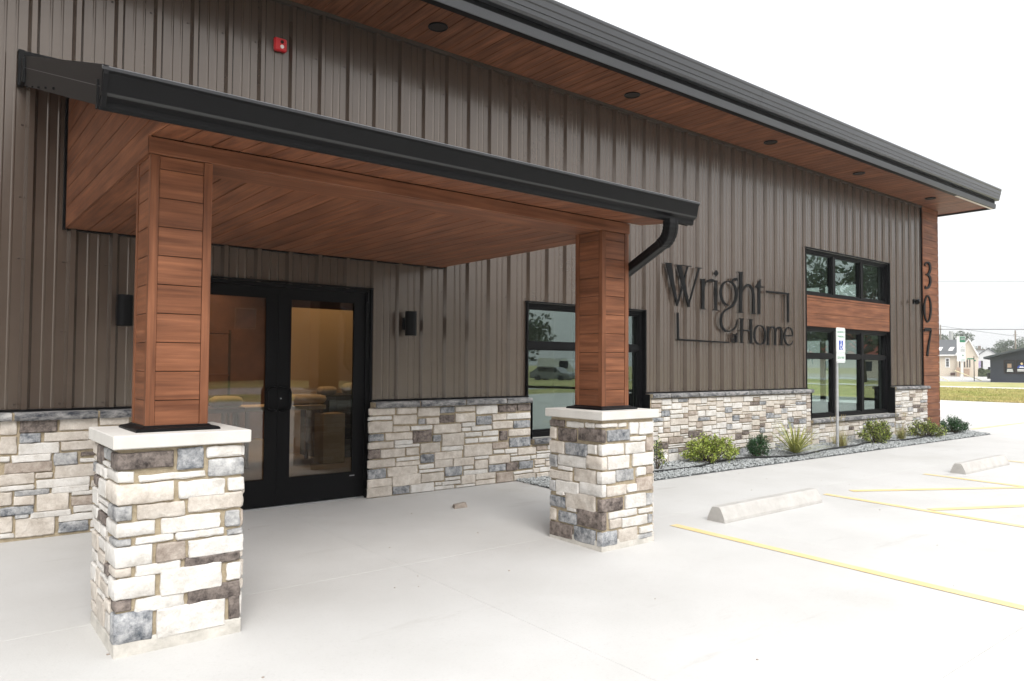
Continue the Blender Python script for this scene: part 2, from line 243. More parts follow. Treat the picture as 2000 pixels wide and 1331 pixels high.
MID=[(0.92,1.229,0.861,0.931,'c'),(1.254,1.496,0.861,0.931,'c'),(1.518,1.795,0.825,0.922,'c'),(1.808,1.997,0.853,0.922,'B'),(2.008,2.285,0.86,0.921,'c'),(2.302,2.605,0.822,0.923,'w'),(2.628,2.898,0.835,0.921,'D'),(2.914,3.056,0.84,0.92,'D'),(0.915,1.193,0.808,0.846,'w'),(1.212,1.5,0.752,0.848,'c'),(1.523,1.609,0.742,0.802,'G'),(1.618,1.789,0.736,0.806,'c'),(1.802,1.995,0.745,0.831,'D'),(2.009,2.281,0.743,0.841,'c'),(2.306,2.527,0.7,0.799,'B'),(2.537,2.745,0.742,0.815,'c'),(2.749,3.052,0.744,0.814,'w'),(0.916,1.2,0.674,0.792,'c'),(1.209,1.411,0.674,0.732,'c'),(1.427,1.7,0.679,0.726,'w'),(1.716,2.085,0.63,0.727,'c'),(2.098,2.289,0.685,0.732,'w'),(2.098,2.221,0.634,0.675,'w'),(2.234,2.523,0.635,0.686,'w'),(2.538,2.841,0.64,0.725,'c'),(2.86,3.058,0.634,0.723,'B'),(0.924,1.098,0.591,0.661,'B'),(1.116,1.448,0.589,0.662,'c'),(1.227,1.448,0.533,0.583,'w'),(1.458,1.694,0.544,0.672,'D'),(1.714,1.816,0.541,0.614,'B'),(1.832,2.132,0.482,0.62,'c'),(2.146,2.379,0.57,0.617,'w'),(2.401,2.624,0.568,0.622,'w'),(2.646,2.764,0.503,0.612,'D'),(2.782,3.054,0.54,0.62,'c'),(0.917,1.215,0.508,0.577,'c'),(1.23,1.537,0.503,0.533,'w'),(1.553,1.809,0.425,0.529,'c'),(1.833,2.119,0.427,0.476,'w'),(2.151,2.328,0.495,0.548,'w'),(2.342,2.625,0.494,0.549,'w'),(2.544,2.775,0.406,0.479,'T'),(2.795,3.055,0.41,0.521,'B'),(0.92,1.054,0.409,0.502,'D'),(1.061,1.354,0.406,0.498,'c'),(1.37,1.53,0.413,0.49,'c'),(1.557,1.729,0.316,0.408,'B'),(1.737,2.105,0.337,0.42,'c'),(2.131,2.534,0.342,0.475,'c'),(2.553,2.714,0.348,0.39,'w'),(2.734,2.918,0.339,0.392,'w'),(2.929,3.212,0.307,0.392,'c'),(0.916,1.239,0.309,0.394,'c'),(1.255,1.539,0.357,0.395,'w'),(1.243,1.542,0.303,0.349,'c'),(1.536,1.725,0.252,0.3,'w'),(1.74,1.976,0.247,0.334,'c'),(1.989,2.272,0.246,0.336,'c'),(2.278,2.481,0.303,0.335,'w'),(2.286,2.471,0.19,0.289,'c'),(2.489,2.8,0.229,0.325,'c'),(2.816,2.919,0.307,0.328,'w'),(2.816,3.121,0.238,0.29,'w'),(3.134,3.212,0.247,0.287,'w'),(0.92,1.127,0.198,0.297,'B'),(1.143,1.513,0.203,0.299,'c'),(1.539,1.852,0.211,0.241,'w'),(1.877,2.107,0.144,0.245,'B'),(2.128,2.265,0.2,0.238,'w'),(2.129,2.472,0.135,0.185,'w'),(2.489,2.739,0.141,0.219,'B'),(2.749,2.928,0.13,0.228,'D'),(2.947,3.168,0.137,0.227,'B'),(2.861,3.164,0.082,0.113,'w'),(0.916,1.196,0.11,0.193,'c'),(1.208,1.555,0.092,0.209,'c'),(1.567,1.861,0.105,0.198,'c'),(1.874,2.08,0.097,0.129,'w'),(1.831,2.085,0.048,0.088,'w'),(1.746,1.824,0.056,0.09,'w'),(2.097,2.292,0.036,0.133,'c'),(2.302,2.586,0.066,0.135,'c'),(2.303,2.586,-0.011,0.057,'c'),(2.601,2.846,-0.008,0.12,'T'),(2.865,3.206,-0.027,0.071,'c'),(0.914,1.201,0.006,0.107,'c'),(1.215,1.419,0.008,0.093,'B'),(1.429,1.727,0.001,0.095,'w'),(1.741,2.0,-0.001,0.041,'w'),(2.02,2.282,-0.014,0.029,'w')]
LEFT=[(-2.244,-2.137,0.831,0.948,'c'),(-2.116,-1.866,0.837,0.944,'D'),(-1.846,-1.574,0.844,0.944,'c'),(-1.558,-1.341,0.872,0.944,'c'),(-2.114,-1.976,0.759,0.833,'B'),(-1.951,-1.636,0.759,0.831,'c'),(-2.241,-2.133,0.679,0.814,'c'),(-2.119,-1.847,0.665,0.753,'w'),(-1.834,-1.591,0.681,0.753,'c'),(-2.163,-1.903,0.607,0.666,'w'),(-1.882,-1.717,0.567,0.664,'G'),(-1.694,-1.593,0.629,0.66,'D'),(-1.701,-1.588,0.577,0.609,'w'),(-2.238,-2.173,0.62,0.661,'w'),(-2.206,-1.892,0.524,0.608,'T'),(-1.871,-1.59,0.461,0.562,'c'),(-2.235,-2.011,0.438,0.522,'c'),(-2.002,-1.887,0.472,0.516,'c'),(-1.995,-1.623,0.391,0.46,'w'),(-2.233,-2.01,0.392,0.43,'w'),(-2.139,-1.906,0.344,0.386,'G'),(-1.89,-1.626,0.342,0.392,'w'),(-1.752,-1.6,0.314,0.347,'w'),(-2.231,-2.155,0.283,0.383,'c'),(-2.141,-2.007,0.274,0.345,'c'),(-1.991,-1.77,0.209,0.349,'c'),(-1.753,-1.599,0.229,0.303,'T'),(-2.229,-2.01,0.2,0.267,'B'),(-1.738,-1.583,0.174,0.227,'w'),(-2.131,-2.046,0.171,0.2,'G'),(-2.03,-1.752,0.159,0.206,'w'),(-2.226,-2.15,0.072,0.196,'c'),(-2.125,-1.862,0.022,0.168,'c'),(-1.836,-1.582,0.106,0.163,'w'),(-1.836,-1.625,0.022,0.105,'B'),(-2.224,-2.133,0.029,0.065,'w')]
LP={'W':[[[5.75,2.904],[5.891,2.911],[6.039,2.289],[6.002,2.287]],[[6.001,2.899],[6.127,2.906],[6.316,2.291],[6.268,2.284]],[[6.028,2.296],[6.013,2.329],[6.236,2.89],[6.274,2.896]],[[6.285,2.293],[6.272,2.323],[6.512,2.894],[6.553,2.898]],[[5.712,2.907],[5.901,2.918],[5.901,2.909],[5.712,2.898]],[[5.976,2.904],[6.347,2.914],[6.347,2.902],[5.976,2.893]],[[6.459,2.904],[6.612,2.909],[6.612,2.897],[6.459,2.891]]],'r':[[[6.6,2.723],[6.688,2.735],[6.674,2.274],[6.598,2.27]],[[6.555,2.268],[6.571,2.28],[6.697,2.284],[6.716,2.271]],[[6.556,2.733],[6.688,2.747],[6.688,2.724],[6.6,2.711]]],'i':[[[6.929,2.729],[7.006,2.739],[6.999,2.274],[6.927,2.273]],[[6.884,2.271],[6.903,2.284],[7.015,2.284],[7.032,2.267]],[[6.966,2.906],[7.03,2.861],[6.965,2.8],[6.911,2.851]],[[6.894,2.74],[7.006,2.742],[7.006,2.725],[6.929,2.716]]],'h':[[[7.588,2.93],[7.688,2.938],[7.673,2.27],[7.584,2.268]],[[7.535,2.264],[7.558,2.282],[7.694,2.283],[7.717,2.266]],[[7.915,2.263],[7.934,2.279],[8.045,2.28],[8.067,2.266]],[[7.537,2.93],[7.688,2.938],[7.688,2.92],[7.588,2.912]]],'t':[[[8.193,2.861],[8.2,2.732],[8.044,2.724]],[[8.038,2.731],[8.287,2.741],[8.287,2.718],[8.038,2.708]],[[8.119,2.723],[8.195,2.725],[8.188,2.267],[8.11,2.267]]],'B1':[[[8.356,2.677],[9.07,2.684],[9.07,2.655],[8.355,2.646]],[[9.008,2.658],[9.07,2.658],[9.061,2.169],[9.017,2.169]]],'B2':[[[6.002,2.19],[6.047,2.191],[6.066,1.778],[6.012,1.776]],[[6.016,1.801],[7.292,1.787],[7.292,1.765],[6.016,1.776]]],'t2':[[[7.528,1.946],[7.53,1.899],[7.467,1.897]],[[7.46,1.897],[7.556,1.897],[7.556,1.889],[7.46,1.889]],[[7.487,1.895],[7.53,1.894],[7.527,1.78],[7.484,1.782]]],'H':[[[7.613,2.166],[7.693,2.168],[7.682,1.783],[7.618,1.782]],[[7.88,2.17],[7.949,2.17],[7.946,1.782],[7.882,1.782]],[[7.684,1.995],[7.887,1.995],[7.887,1.975],[7.684,1.976]],[[7.583,2.175],[7.711,2.177],[7.711,2.163],[7.583,2.162]],[[7.588,1.787],[7.708,1.787],[7.716,1.777],[7.583,1.777]],[[7.854,2.177],[7.965,2.177],[7.965,2.165],[7.854,2.165]],[[7.856,1.786],[7.961,1.786],[7.969,1.775],[7.851,1.775]]],'m':[[[8.391,2.068],[8.447,2.073],[8.444,1.769],[8.389,1.769]],[[8.369,2.07],[8.447,2.077],[8.447,2.064],[8.369,2.06]],[[8.366,1.772],[8.461,1.772],[8.461,1.763],[8.366,1.763]],[[8.57,1.773],[8.669,1.772],[8.669,1.763],[8.57,1.764]],[[8.766,1.775],[8.87,1.774],[8.87,1.764],[8.766,1.765]]]}
LS={'r':[[[6.676,2.631,0.009],[6.699,2.683,0.016],[6.746,2.715,0.03],[6.816,2.732,0.047],[6.882,2.736,0.057],[6.905,2.729,0.039]]],'g':[[[7.296,2.366,0.015],[7.222,2.38,0.044],[7.149,2.424,0.063],[7.101,2.494,0.073],[7.089,2.573,0.073],[7.114,2.656,0.058],[7.175,2.719,0.039],[7.286,2.752,0.019],[7.385,2.739,0.04],[7.46,2.688,0.065],[7.502,2.601,0.081],[7.496,2.511,0.082],[7.458,2.427,0.071],[7.383,2.363,0.055],[7.283,2.314,0.04],[7.185,2.272,0.034],[7.119,2.217,0.048],[7.087,2.136,0.068],[7.098,2.056,0.073],[7.147,1.992,0.063],[7.232,1.959,0.039],[7.318,1.957,0.025],[7.405,1.984,0.03],[7.473,2.026,0.04],[7.514,2.087,0.035],[7.532,2.155,0.015]],[[7.372,2.741,0.015],[7.398,2.772,0.03],[7.448,2.799,0.045],[7.503,2.808,0.051],[7.544,2.787,0.036]]],'h':[[[7.675,2.598,0.013],[7.702,2.66,0.02],[7.759,2.712,0.031],[7.832,2.733,0.047],[7.906,2.712,0.063],[7.958,2.655,0.074],[7.984,2.572,0.08],[7.988,2.42,0.08],[7.987,2.27,0.08]]],'a':[[[7.392,1.875,0.015],[7.4,1.898,0.022],[7.425,1.909,0.015],[7.45,1.899,0.03],[7.454,1.87,0.036],[7.451,1.781,0.036]],[[7.452,1.852,0.01],[7.412,1.842,0.02],[7.384,1.824,0.033],[7.386,1.797,0.033],[7.411,1.783,0.02],[7.446,1.796,0.011]]],'o':[[[8.165,2.081,0.016],[8.051,2.04,0.049],[8.005,1.924,0.069],[8.049,1.807,0.049],[8.17,1.769,0.016],[8.284,1.809,0.05],[8.329,1.929,0.072],[8.281,2.041,0.049],[8.165,2.081,0.016]]],'m':[[[8.441,1.992,0.011],[8.474,2.048,0.02],[8.536,2.07,0.034],[8.601,2.052,0.051],[8.626,1.998,0.057],[8.623,1.768,0.057]],[[8.648,1.991,0.012],[8.677,2.044,0.02],[8.735,2.072,0.034],[8.792,2.051,0.052],[8.82,1.997,0.058],[8.818,1.769,0.057]]],'e':[[[8.915,1.936,0.026],[9.181,1.939,0.027]],[[9.178,1.939,0.036],[9.152,2.032,0.048],[9.049,2.082,0.017],[8.954,2.033,0.047],[8.909,1.928,0.07],[8.952,1.817,0.052],[9.06,1.771,0.023],[9.149,1.806,0.024],[9.186,1.847,0.011]]]}
DS={'3':[[[14.62,3.671,0.06],[14.663,3.721,0.03],[14.76,3.748,0.031],[14.863,3.724,0.073],[14.903,3.645,0.099],[14.876,3.552,0.086],[14.752,3.477,0.025]],[[14.674,3.47,0.018],[14.794,3.467,0.049],[14.896,3.398,0.092],[14.893,3.294,0.092],[14.805,3.202,0.061],[14.695,3.163,0.036],[14.617,3.183,0.072]]],'0':[[[14.75,2.999,0.03],[14.627,2.902,0.06],[14.573,2.707,0.09],[14.615,2.505,0.06],[14.733,2.415,0.03],[14.857,2.516,0.061],[14.912,2.725,0.092],[14.869,2.917,0.061],[14.75,2.999,0.03]]],'7':[[[14.558,2.196,0.024],[14.572,2.235,0.047],[14.667,2.243,0.073],[14.91,2.252,0.074]],[[14.91,2.247,0.049],[14.83,2.038,0.067],[14.745,1.83,0.079],[14.698,1.663,0.085]]]}
# ---------------------------------------------------------------- ground
lot = empty('parking_lot', (5, -6, -.3), kind='structure')
def slab(x0, x1, y0, y1, b=.001, parent=lot):
    zz = [gz(y0), gz(y1)]
    mb = MB(); vs = []
    for (x, y, z) in ((x0, y0, zz[0]-.15), (x1, y0, zz[0]-.15), (x1, y1, zz[1]-.15), (x0, y1, zz[1]-.15), (x0, y0, zz[0]-b), (x1, y0, zz[0]-b), (x1, y1, zz[1]-b), (x0, y1, zz[1]-b),
                      (x0+b, y0+b, zz[0]), (x1-b, y0+b, zz[0]), (x1-b, y1-b, zz[1]), (x0+b, y1-b, zz[1])): vs.append((x, y, z))
    mb.add(vs, [(0, 1, 5, 4), (1, 2, 6, 5), (2, 3, 7, 6), (3, 0, 4, 7), (4, 5, 9, 8), (5, 6, 10, 9), (6, 7, 11, 10), (7, 4, 8, 11), (8, 9, 10, 11)])
    return mb.build('concrete_slab', 'concrete', parent)
XS = [-12.03, -6.03, -3.03, -.02, 3.03, 6.1, 9.2, 12.3, 15.45]
YS = [-12, -8.6, -5.55, -2.42, 0]
g2 = .0009
for i in range(len(XS)-1):
    for j in range(len(YS)-1):
        x0, x1, y0, y1 = XS[i], XS[i+1], YS[j], YS[j+1]
        slab(x0+g2, x1-g2, y0+g2, y1-g2)
def sheet(name, m, poly, z, kind='structure'):
    o = MB().add([(x, y, (z(x, y) if callable(z) else z)) for x, y in poly], [tuple(range(len(poly)))]).build(name, m, None); o['kind'] = kind; return o
# the lot beyond the nearest slabs
mb = MB()
zl = gz(-12)
mb.add([(15.45, -12, zl), (31.7, -12, zl), (31.7, 0, -.0), (15.45, 0, -.0)], [(0, 1, 2, 3)])
mb.add([(15.34, 0, 0), (31.7, 0, 0), (31.7, 60, 0), (15.34, 60, 0)], [(0, 1, 2, 3)])
mb.add([(-60, -24, zl), (31.7, -24, zl), (31.7, -12.0, zl), (-60, -12.0, zl)], [(0, 1, 2, 3)])
mb.add([(-60, -12, zl), (-12.03, -12, zl), (-12.03, 0, 0), (-60, 0, 0)], [(0, 1, 2, 3)])
mb.build('pavement', 'concrete', None, kind='structure')
sheet('ground', 'grass', [(-900, -900), (1500, -900), (1500, 1500), (-900, 1500)], -.34)
# grass verge bands (east side, seen past the corner, and south side, seen in the glass)
def strip(name, m, poly, z0): return sheet(name, m, poly, z0)
strip('grass_verge', 'grass', [(31.7, -60), (54, -60), (55.5, 60), (31.7, 60)], -.02)
strip('sidewalk', 'walk', [(54.3, -60), (58, -60), (59.5, 60), (55.8, 60)], .0)
strip('grass_verge', 'grass', [(58.2, -60), (80, -60), (81, 27), (92, 100), (60, 100)], -.02)
strip('street', 'asphalt', [(80.5, -60), (150, -60), (150, 200), (93, 200), (81.2, 27)], -.03)
strip('grass_verge', 'grass', [(-60, -26.5), (31.7, -26.5), (31.7, -24), (-60, -24)], -.2)
strip('grass_verge', 'grass', [(-60, -31), (31.7, -31), (31.7, -26.5), (-60, -26.5)], -.2)
strip('street', 'asphalt', [(-60, -41), (80, -41), (80, -31), (-60, -31)], -.215)
strip('grass_verge', 'grass', [(-60, -60), (80, -60), (80, -41), (-60, -41)], -.2)
# joints in dirt are left to the slabs; painted lines
lines = empty('parking_markings', (6, -4, -.07), kind='structure')
def line(x0, y0, x1, y1, wd=.1):
    d = Vector((x1-x0, y1-y0)); d.normalize(); n = Vector((-d.y, d.x))*wd/2
    P = [(x0+n.x, y0+n.y), (x1+n.x, y1+n.y), (x1-n.x, y1-n.y), (x0-n.x, y0-n.y)]
    MB().add([(x, y, gz(y)+.004) for x, y in P], [(0, 1, 2, 3)]).build('painted_line', 'yellow', lines)
for x in (2.62, 5.29, 7.9, 10.5, 13.1): line(x, -2.72, x, -7.9)
for k in range(4):
    y0 = -2.78-k*1.02; line(5.38 if k else 5.75, y0 if k else -2.79, 7.84, y0-1.13 if k else -3.9, .1)
line(16.1, -.431, 30, -.52)
# ---------------------------------------------------------------- wheel stops
def wheel_stop(x0, x1, yc, label):
    t = empty('wheel_stop', ((x0+x1)/2, yc, gz(yc)), label, 'wheel stop', 'concrete wheel stops on the parking lot')
    z = gz(yc); h = .14; prof = [(-.1, 0), (-.098, .028), (-.072, .085), (-.050, h-.012), (-.036, h), (.036, h), (.050, h-.012), (.072, .085), (.098, .028), (.1, 0)]
    mb = MB(); xs = [x0, x0+.012, x1-.012, x1]; n = len(prof)
    for i, x in enumerate(xs):
        k = .97 if i in (0, 3) else 1
        for a, c in prof: mb.v.append((x, yc+a*k, z+c*k))
    for i in range(3):
        for j in range(n): mb.f.append((i*n+j, i*n+(j+1) % n, (i+1)*n+(j+1) % n, (i+1)*n+j)); mb.m.append(0)
    mb.f += [tuple(range(n)), tuple(range(4*n-1, 3*n-1, -1))]; mb.m += [0, 0]
    mb.build('concrete_bar', 'bumper', t)
    for q in (.2, .8):
        mb = MB().lathe((x0+(x1-x0)*q, yc, z+h-.002), [(.012, 0), (.012, .004)], 8); mb.build('pin', 'steel', t)
wheel_stop(3.06, 4.79, -2.86, 'pale concrete wheel stop nearest the stone pillars, behind the first yellow line')
wheel_stop(8.36, 10.02, -2.97, 'pale concrete wheel stop farther off, beyond the hatched yellow lines')
pb = MB(); r_ = random.Random(91)
for i in range(46):
    x, y = (r_.uniform(-2.5, 7.5), r_.uniform(-6.2, -.4)); q = r_.uniform(.003, .009)
    pb.lathe((x, y, gz(y)), [(q, 0), (q*.8, q*.5), (q*.2, q*.7)], 5)
pb.build('pebbles', 'T', None, kind='stuff', label='tiny bits of loose grit scattered over the concrete', cat='grit')
rock = MB()
v0 = [(-.085, -.045, 0), (.07, -.05, 0), (.09, .03, 0), (-.04, .06, 0), (-.075, -.04, .035), (.055, -.045, .05), (.07, .02, .045), (-.04, .045, .03)]
rock.add([(1.46+x, -.99+y, gz(-1)+z) for x, y, z in v0], [(0, 1, 2, 3), (4, 5, 6, 7), (0, 1, 5, 4), (1, 2, 6, 5), (2, 3, 7, 6), (3, 0, 4, 7)])
rock.build('stone_chip', 'T', None, label='loose flat chip of grey stone lying on the walkway in front of the stone wall', cat='stone')
# ---------------------------------------------------------------- gravel bed
bed = [(2.98, -.13), (2.9, -.6), (2.88, -1.03), (15.12, -1.15), (15.62, -.45), (15.74, .1), (15.74, 8), (15.36, 8), (15.36, -.1)]
def inbed(x, y):
    if 2.9 < x < 15.12 and -1.03-(x-2.9)*.0098 < y < -.13: return True
    if 15.12 <= x < 15.72 and -1.12+(x-15.12)*1.45 < y < .4 and not (x < 15.36 and y > -.1): return True
    return False
sheet('gravel_bed_soil', 'gravel_base', bed, lambda x, y: gz(y)+.004)
pts = []
while len(pts) < 16000:
    x = 2.88+rng.random()**1.15*12.9; y = -1.3+rng.random()*1.7
    if inbed(x, y): pts.append((x, y))
vs = []; fs = []
for x, y in pts:
    r = rng.uniform(.011, .021); a = rng.random()*6.28; z = gz(y)+rng.uniform(.008, .026); k = len(vs); tl = rng.uniform(-.5, .5)
    for (u, v, q) in ((1, 0, 0), (0, .8, .1), (-1, 0, 0), (0, -.8, -.1), (.2, .1, .75), (0, 0, -.7)):
        u *= rng.uniform(.75, 1.3); v *= rng.uniform(.75, 1.3); vs.append((x+r*(u*math.cos(a)-v*math.sin(a)), y+r*(u*math.sin(a)+v*math.cos(a)), z+r*(q+u*tl*.6)))
    fs += [(k, k+1, k+4), (k+1, k+2, k+4), (k+2, k+3, k+4), (k+3, k, k+4), (k+1, k, k+5), (k+2, k+1, k+5), (k+3, k+2, k+5), (k, k+3, k+5)]
MB().add(vs, fs).build('gravel', 'gravel', None, kind='stuff', label='crushed grey gravel filling the planting bed along the wall', cat='gravel')
hp = []
for i in range(61):
    x = 4.1+i*.185; hp.append((x, -.72+.09*math.sin(x*1.3)+.06*math.sin(x*2.9+1)+(.0 if x < 12 else (x-12)*.02), gz(-.7)+.04+.012*math.sin(x*2.1)))
MB().tube(hp, .014, 6).build('drip_hose', 'hose', None, smooth=True, label='thin black irrigation hose winding over the gravel between the shrubs', cat='hose')

# ---------------------------------------------------------------- the building
B = empty('commercial_building', (6, 4, 0), 'brown ribbed metal commercial building with stone base and wood clad eaves', 'building')
WIN = [(-.994, .968, 0, 2.18), (3.147, 5.332, .492, 2.18), (9.688, 12.956, .457, 3.55)]
# core walls, with holes
core = MB()
def holed(mb, x0, x1, z0, z1, y0, y1, holes):
    xs = sorted({x0, x1, *[h[0] for h in holes], *[h[1] for h in holes]}); 
    for a, c in zip(xs, xs[1:]):
        if c <= x0 or a >= x1: continue
        hh = sorted([(h[2], h[3]) for h in holes if h[0] < (a+c)/2 < h[1]]); z = z0
        for p, q in hh:
            if p > z: mb.box(a, c, y0, y1, z, p)
            z = max(z, q)
        if z < z1: mb.box(a, c, y0, y1, z, z1)
holed(core, -9, 15.33, -.1, 5.05, .004, .2, WIN)
core.build('wall_core', 'winner', B)
bk = MB(); bk.box(-9, 15.33, 11.8, 12, -.1, 5.05); bk.box(-9.0, -8.8, .2, 11.8, -.1, 5.05)
bk.build('rear_wall', 'winner', B)
ew = MB()       # east wall, windows near the corner
EW = [(1.7, 3.75, .457, 2.13), (1.7, 3.75, 2.70, 3.5)]
ys = [.2, 1.7, 3.75, 11.8]
ew.box(15.13, 15.33, .2, 1.7, -.1, 5.05); ew.box(15.13, 15.33, 3.75, 11.8, -.1, 5.05)
ew.box(15.13, 15.33, 1.7, 3.75, -.1, .457); ew.box(15.13, 15.33, 1.7, 3.75, 2.13, 2.70); ew.box(15.13, 15.33, 1.7, 3.75, 3.5, 5.05)
ew.build('east_wall', 'siding', B)
bx('interior_floor', 'floor_in', B, -8.8, 15.13, .2, 11.8, -.1, .012)
bx('interior_ceiling', 'ceil_in', B, -8.8, 15.13, .2, 11.8, 3.9, 4.0)
pw = MB(); pw.box(5.95, 6.05, 2.6, 11.8, .012, 3.9); pw.box(6.05, 9.3, 6.9, 7.0, .012, 3.9); pw.build('partition_wall', 'winner', B)
# roof slab over everything
MB().prism([(-1.0, 5.30), (-1.0, 5.36), (12.2, 6.4), (12.2, 5.30)], 'x', -9.4, 15.93).build('roof_slab', 'roofmetal', B)
bx('soffit_backing', 'gap', B, -9.4, 15.93, -1.0, .0, 5.02, 5.29)
bx('soffit_return', 'wood_y', B, 15.345, 15.93, .0, 12.2, 5.0, 5.28)
# siding panels
PITCH = .310; C0 = 1.015
def prof(x0, x1):
    pts = []; k = math.floor((x0-C0)/PITCH)-1
    while True:
        c = C0+k*PITCH
        if c-.1 > x1: break
        for dx, d in ((-.042, 0), (-.018, -.038), (.018, -.038), (.042, 0)): pts.append((c+dx, d))
        for m in (c+.040+.0767, c+.040+.0767*2):
            for dx, d in ((-.012, 0), (-.004, -.0045), (.004, -.0045), (.012, 0)): pts.append((m+dx, d))
        k += 1
    res = []
    def ev(x):
        for (a, p), (c2, q) in zip(pts, pts[1:]):
            if a <= x <= c2: return p+(q-p)*(x-a)/(c2-a) if c2 > a else p
        return 0
    res.append((x0, ev(x0))); res += [p for p in pts if x0+1e-4 < p[0] < x1-1e-4]; res.append((x1, ev(x1)))
    return res
def zspans(xm):
    lo = 1.012; spans = []; z = lo
    for h in sorted(WIN, key=lambda h: h[2]):
        if h[0] < xm < h[1]:
            if h[2] > z: spans.append((z, h[2]))
            z = max(z, h[3]+.0)
    spans.append((z, 5.0)); return spans
k = -11
while True:
    a = C0+k*PITCH*3+.12; c = a+PITCH*3
    if a > 14.56: break
    c = min(c, 14.545); mb = MB()
    cuts = sorted({a, c, *[q for h in WIN for q in h[:2] if a < q < c]})
    for s0, s1 in zip(cuts, cuts[1:]):
        P = prof(s0, s1)
        for z0, z1 in zspans((s0+s1)/2):
            zz = [z0, z1]; n = len(P)
            mb.add([(x, d, z) for z in zz for x, d in P], [(i, i+1, i+1+n, i+n) for i in range(n-1)])
    me = mb.build('siding_panel', 'siding', B, anchor=((a+c)/2, 0, 1.0))
    for p_ in me.data.polygons: p_.use_smooth = False
    k += 1
scr = MB()
for k in range(-28, 45):
    x = C0+k*PITCH-.062
    if not -7 < x < 14.5: continue
    for z in (1.06, 1.648, 2.222, 2.715, 3.3, 3.9, 4.5):
        if z == 1.648 and k % 3: continue
        if z in (2.715, 3.9) and k % 2: continue
        if any(h[0]-.03 < x < h[1]+.03 and h[2] < z < h[3]+.02 for h in WIN): continue
        scr.lathe((x, -.003, z-.004), [(.001, 0), (.0075, 0), (.0075, .008), (.001, .008)], 6)
scr.build('screw_heads', 'gap', B, kind='stuff')
# base flashing, opening trims
fl = []
for x0, x1 in ((-9, -.994), (.968, 3.147), (5.332, 9.688), (12.956, 14.545)):
    fl.append(MB().box(x0, x1, -.052, .0, 1.003, 1.018).build('base_flashing', 'black', B))
bx('head_flashing', 'black', B, -1.03, .995, -.055, .003, 2.185, 2.20)
bx('head_flashing', 'black', B, 3.12, 5.35, -.045, .003, 2.181, 2.196)
bx('head_flashing', 'black', B, 9.66, 12.98, -.045, .003, 3.551, 3.566)
for x0, x1, z0, z1 in ((.969, .99, 0.02, 2.184), (-1.02, -.995, .02, 2.184), (3.128, 3.146, 1.02, 2.18), (5.333, 5.352, 1.02, 2.18), (9.668, 9.687, 1.02, 3.55), (12.957, 12.976, 1.02, 3.55), (14.546, 14.562, .02, 4.995)):
    bx('edge_trim', 'black', B, x0, x1, -.026 if x0 > 14 else -.04, .004, z0, z1)
bx('wall_top_trim', 'brown_trim', B, -9, 14.55, -.05, 0, 4.955, 4.992)
# corner pilaster
pil = empty('corner_pilaster', (14.95, .35, 0), parent=B)
bx('core', 'gap', pil, 14.566, 15.344, -.025, .75, -.05, 4.99)
z = .0; 
while z < 4.98:
    z1 = min(z+.1465, 4.985); bx('board', 'wood_x', pil, 14.566, 15.355, -.041, -.026, z, z1, b=.003); bx('board', 'wood_y', pil, 15.345, 15.361, -.05, .75, z, z1, b=.003); z += .1523
# eave
ev = empty('eave_soffit', (6, -.5, 4.99), parent=B)
x = -3.6; i = 0
while x < 15.9:
    bx('board', 'wood_y', ev, x+.003, min(x+.1492, 15.92), -.93, -.002, 4.995, 5.012, b=.003); x += .1523
bx('soffit_trim', 'black', B, -9.4, 15.93, -1.018, -.932, 4.955, 5.015, b=.004)
bx('soffit_trim', 'black', B, -9.4, 14.56, -.03, -.002, 4.978, 4.994)
MB().prism([(-1.045, 5.05), (-1.03, 4.956), (-1.019, 4.956), (-1.019, 5.06)], 'x', -9.4, 15.935).build('fascia_board', 'fascia', B)
bx('fascia_backing', 'black', B, -9.4, 15.93, -1.018, -1.001, 5.016, 5.36)
gp = [(-1.022, 5.125), (-1.085, 5.125), (-1.105, 5.15), (-1.108, 5.195), (-1.118, 5.20), (-1.122, 5.255), (-1.135, 5.265), (-1.138, 5.33), (-1.150, 5.345), (-1.150, 5.372), (-1.140, 5.385), (-1.022, 5.385)]
x = -9.4
for x1 in (-3.2, 1.6, 6.6, 11.6, 15.96):
    MB().prism(gp, 'x', x+.001, x1-.001).build('gutter', 'roofmetal', B)
    MB().prism([(y-.002 if y < -1.03 else y, z) for y, z in gp], 'x', x1-.03, x1+.004).build('gutter_joint', 'roofmetal', B) if x1 < 15 else None
    x = x1
for y0, y1, nm in ((-1.04, 12.2, 'rake_trim'),):
    bx(nm, 'fascia', B, 15.936, 15.955, y0+.03, y1, 4.956, 5.1); bx(nm, 'roofmetal', B, 15.936, 15.965, y0+.03, y1, 5.101, 5.40)
bx('protective_film', 'peel', B, 13.9, 15.9, -.998, -.945, 4.950, 4.9545)
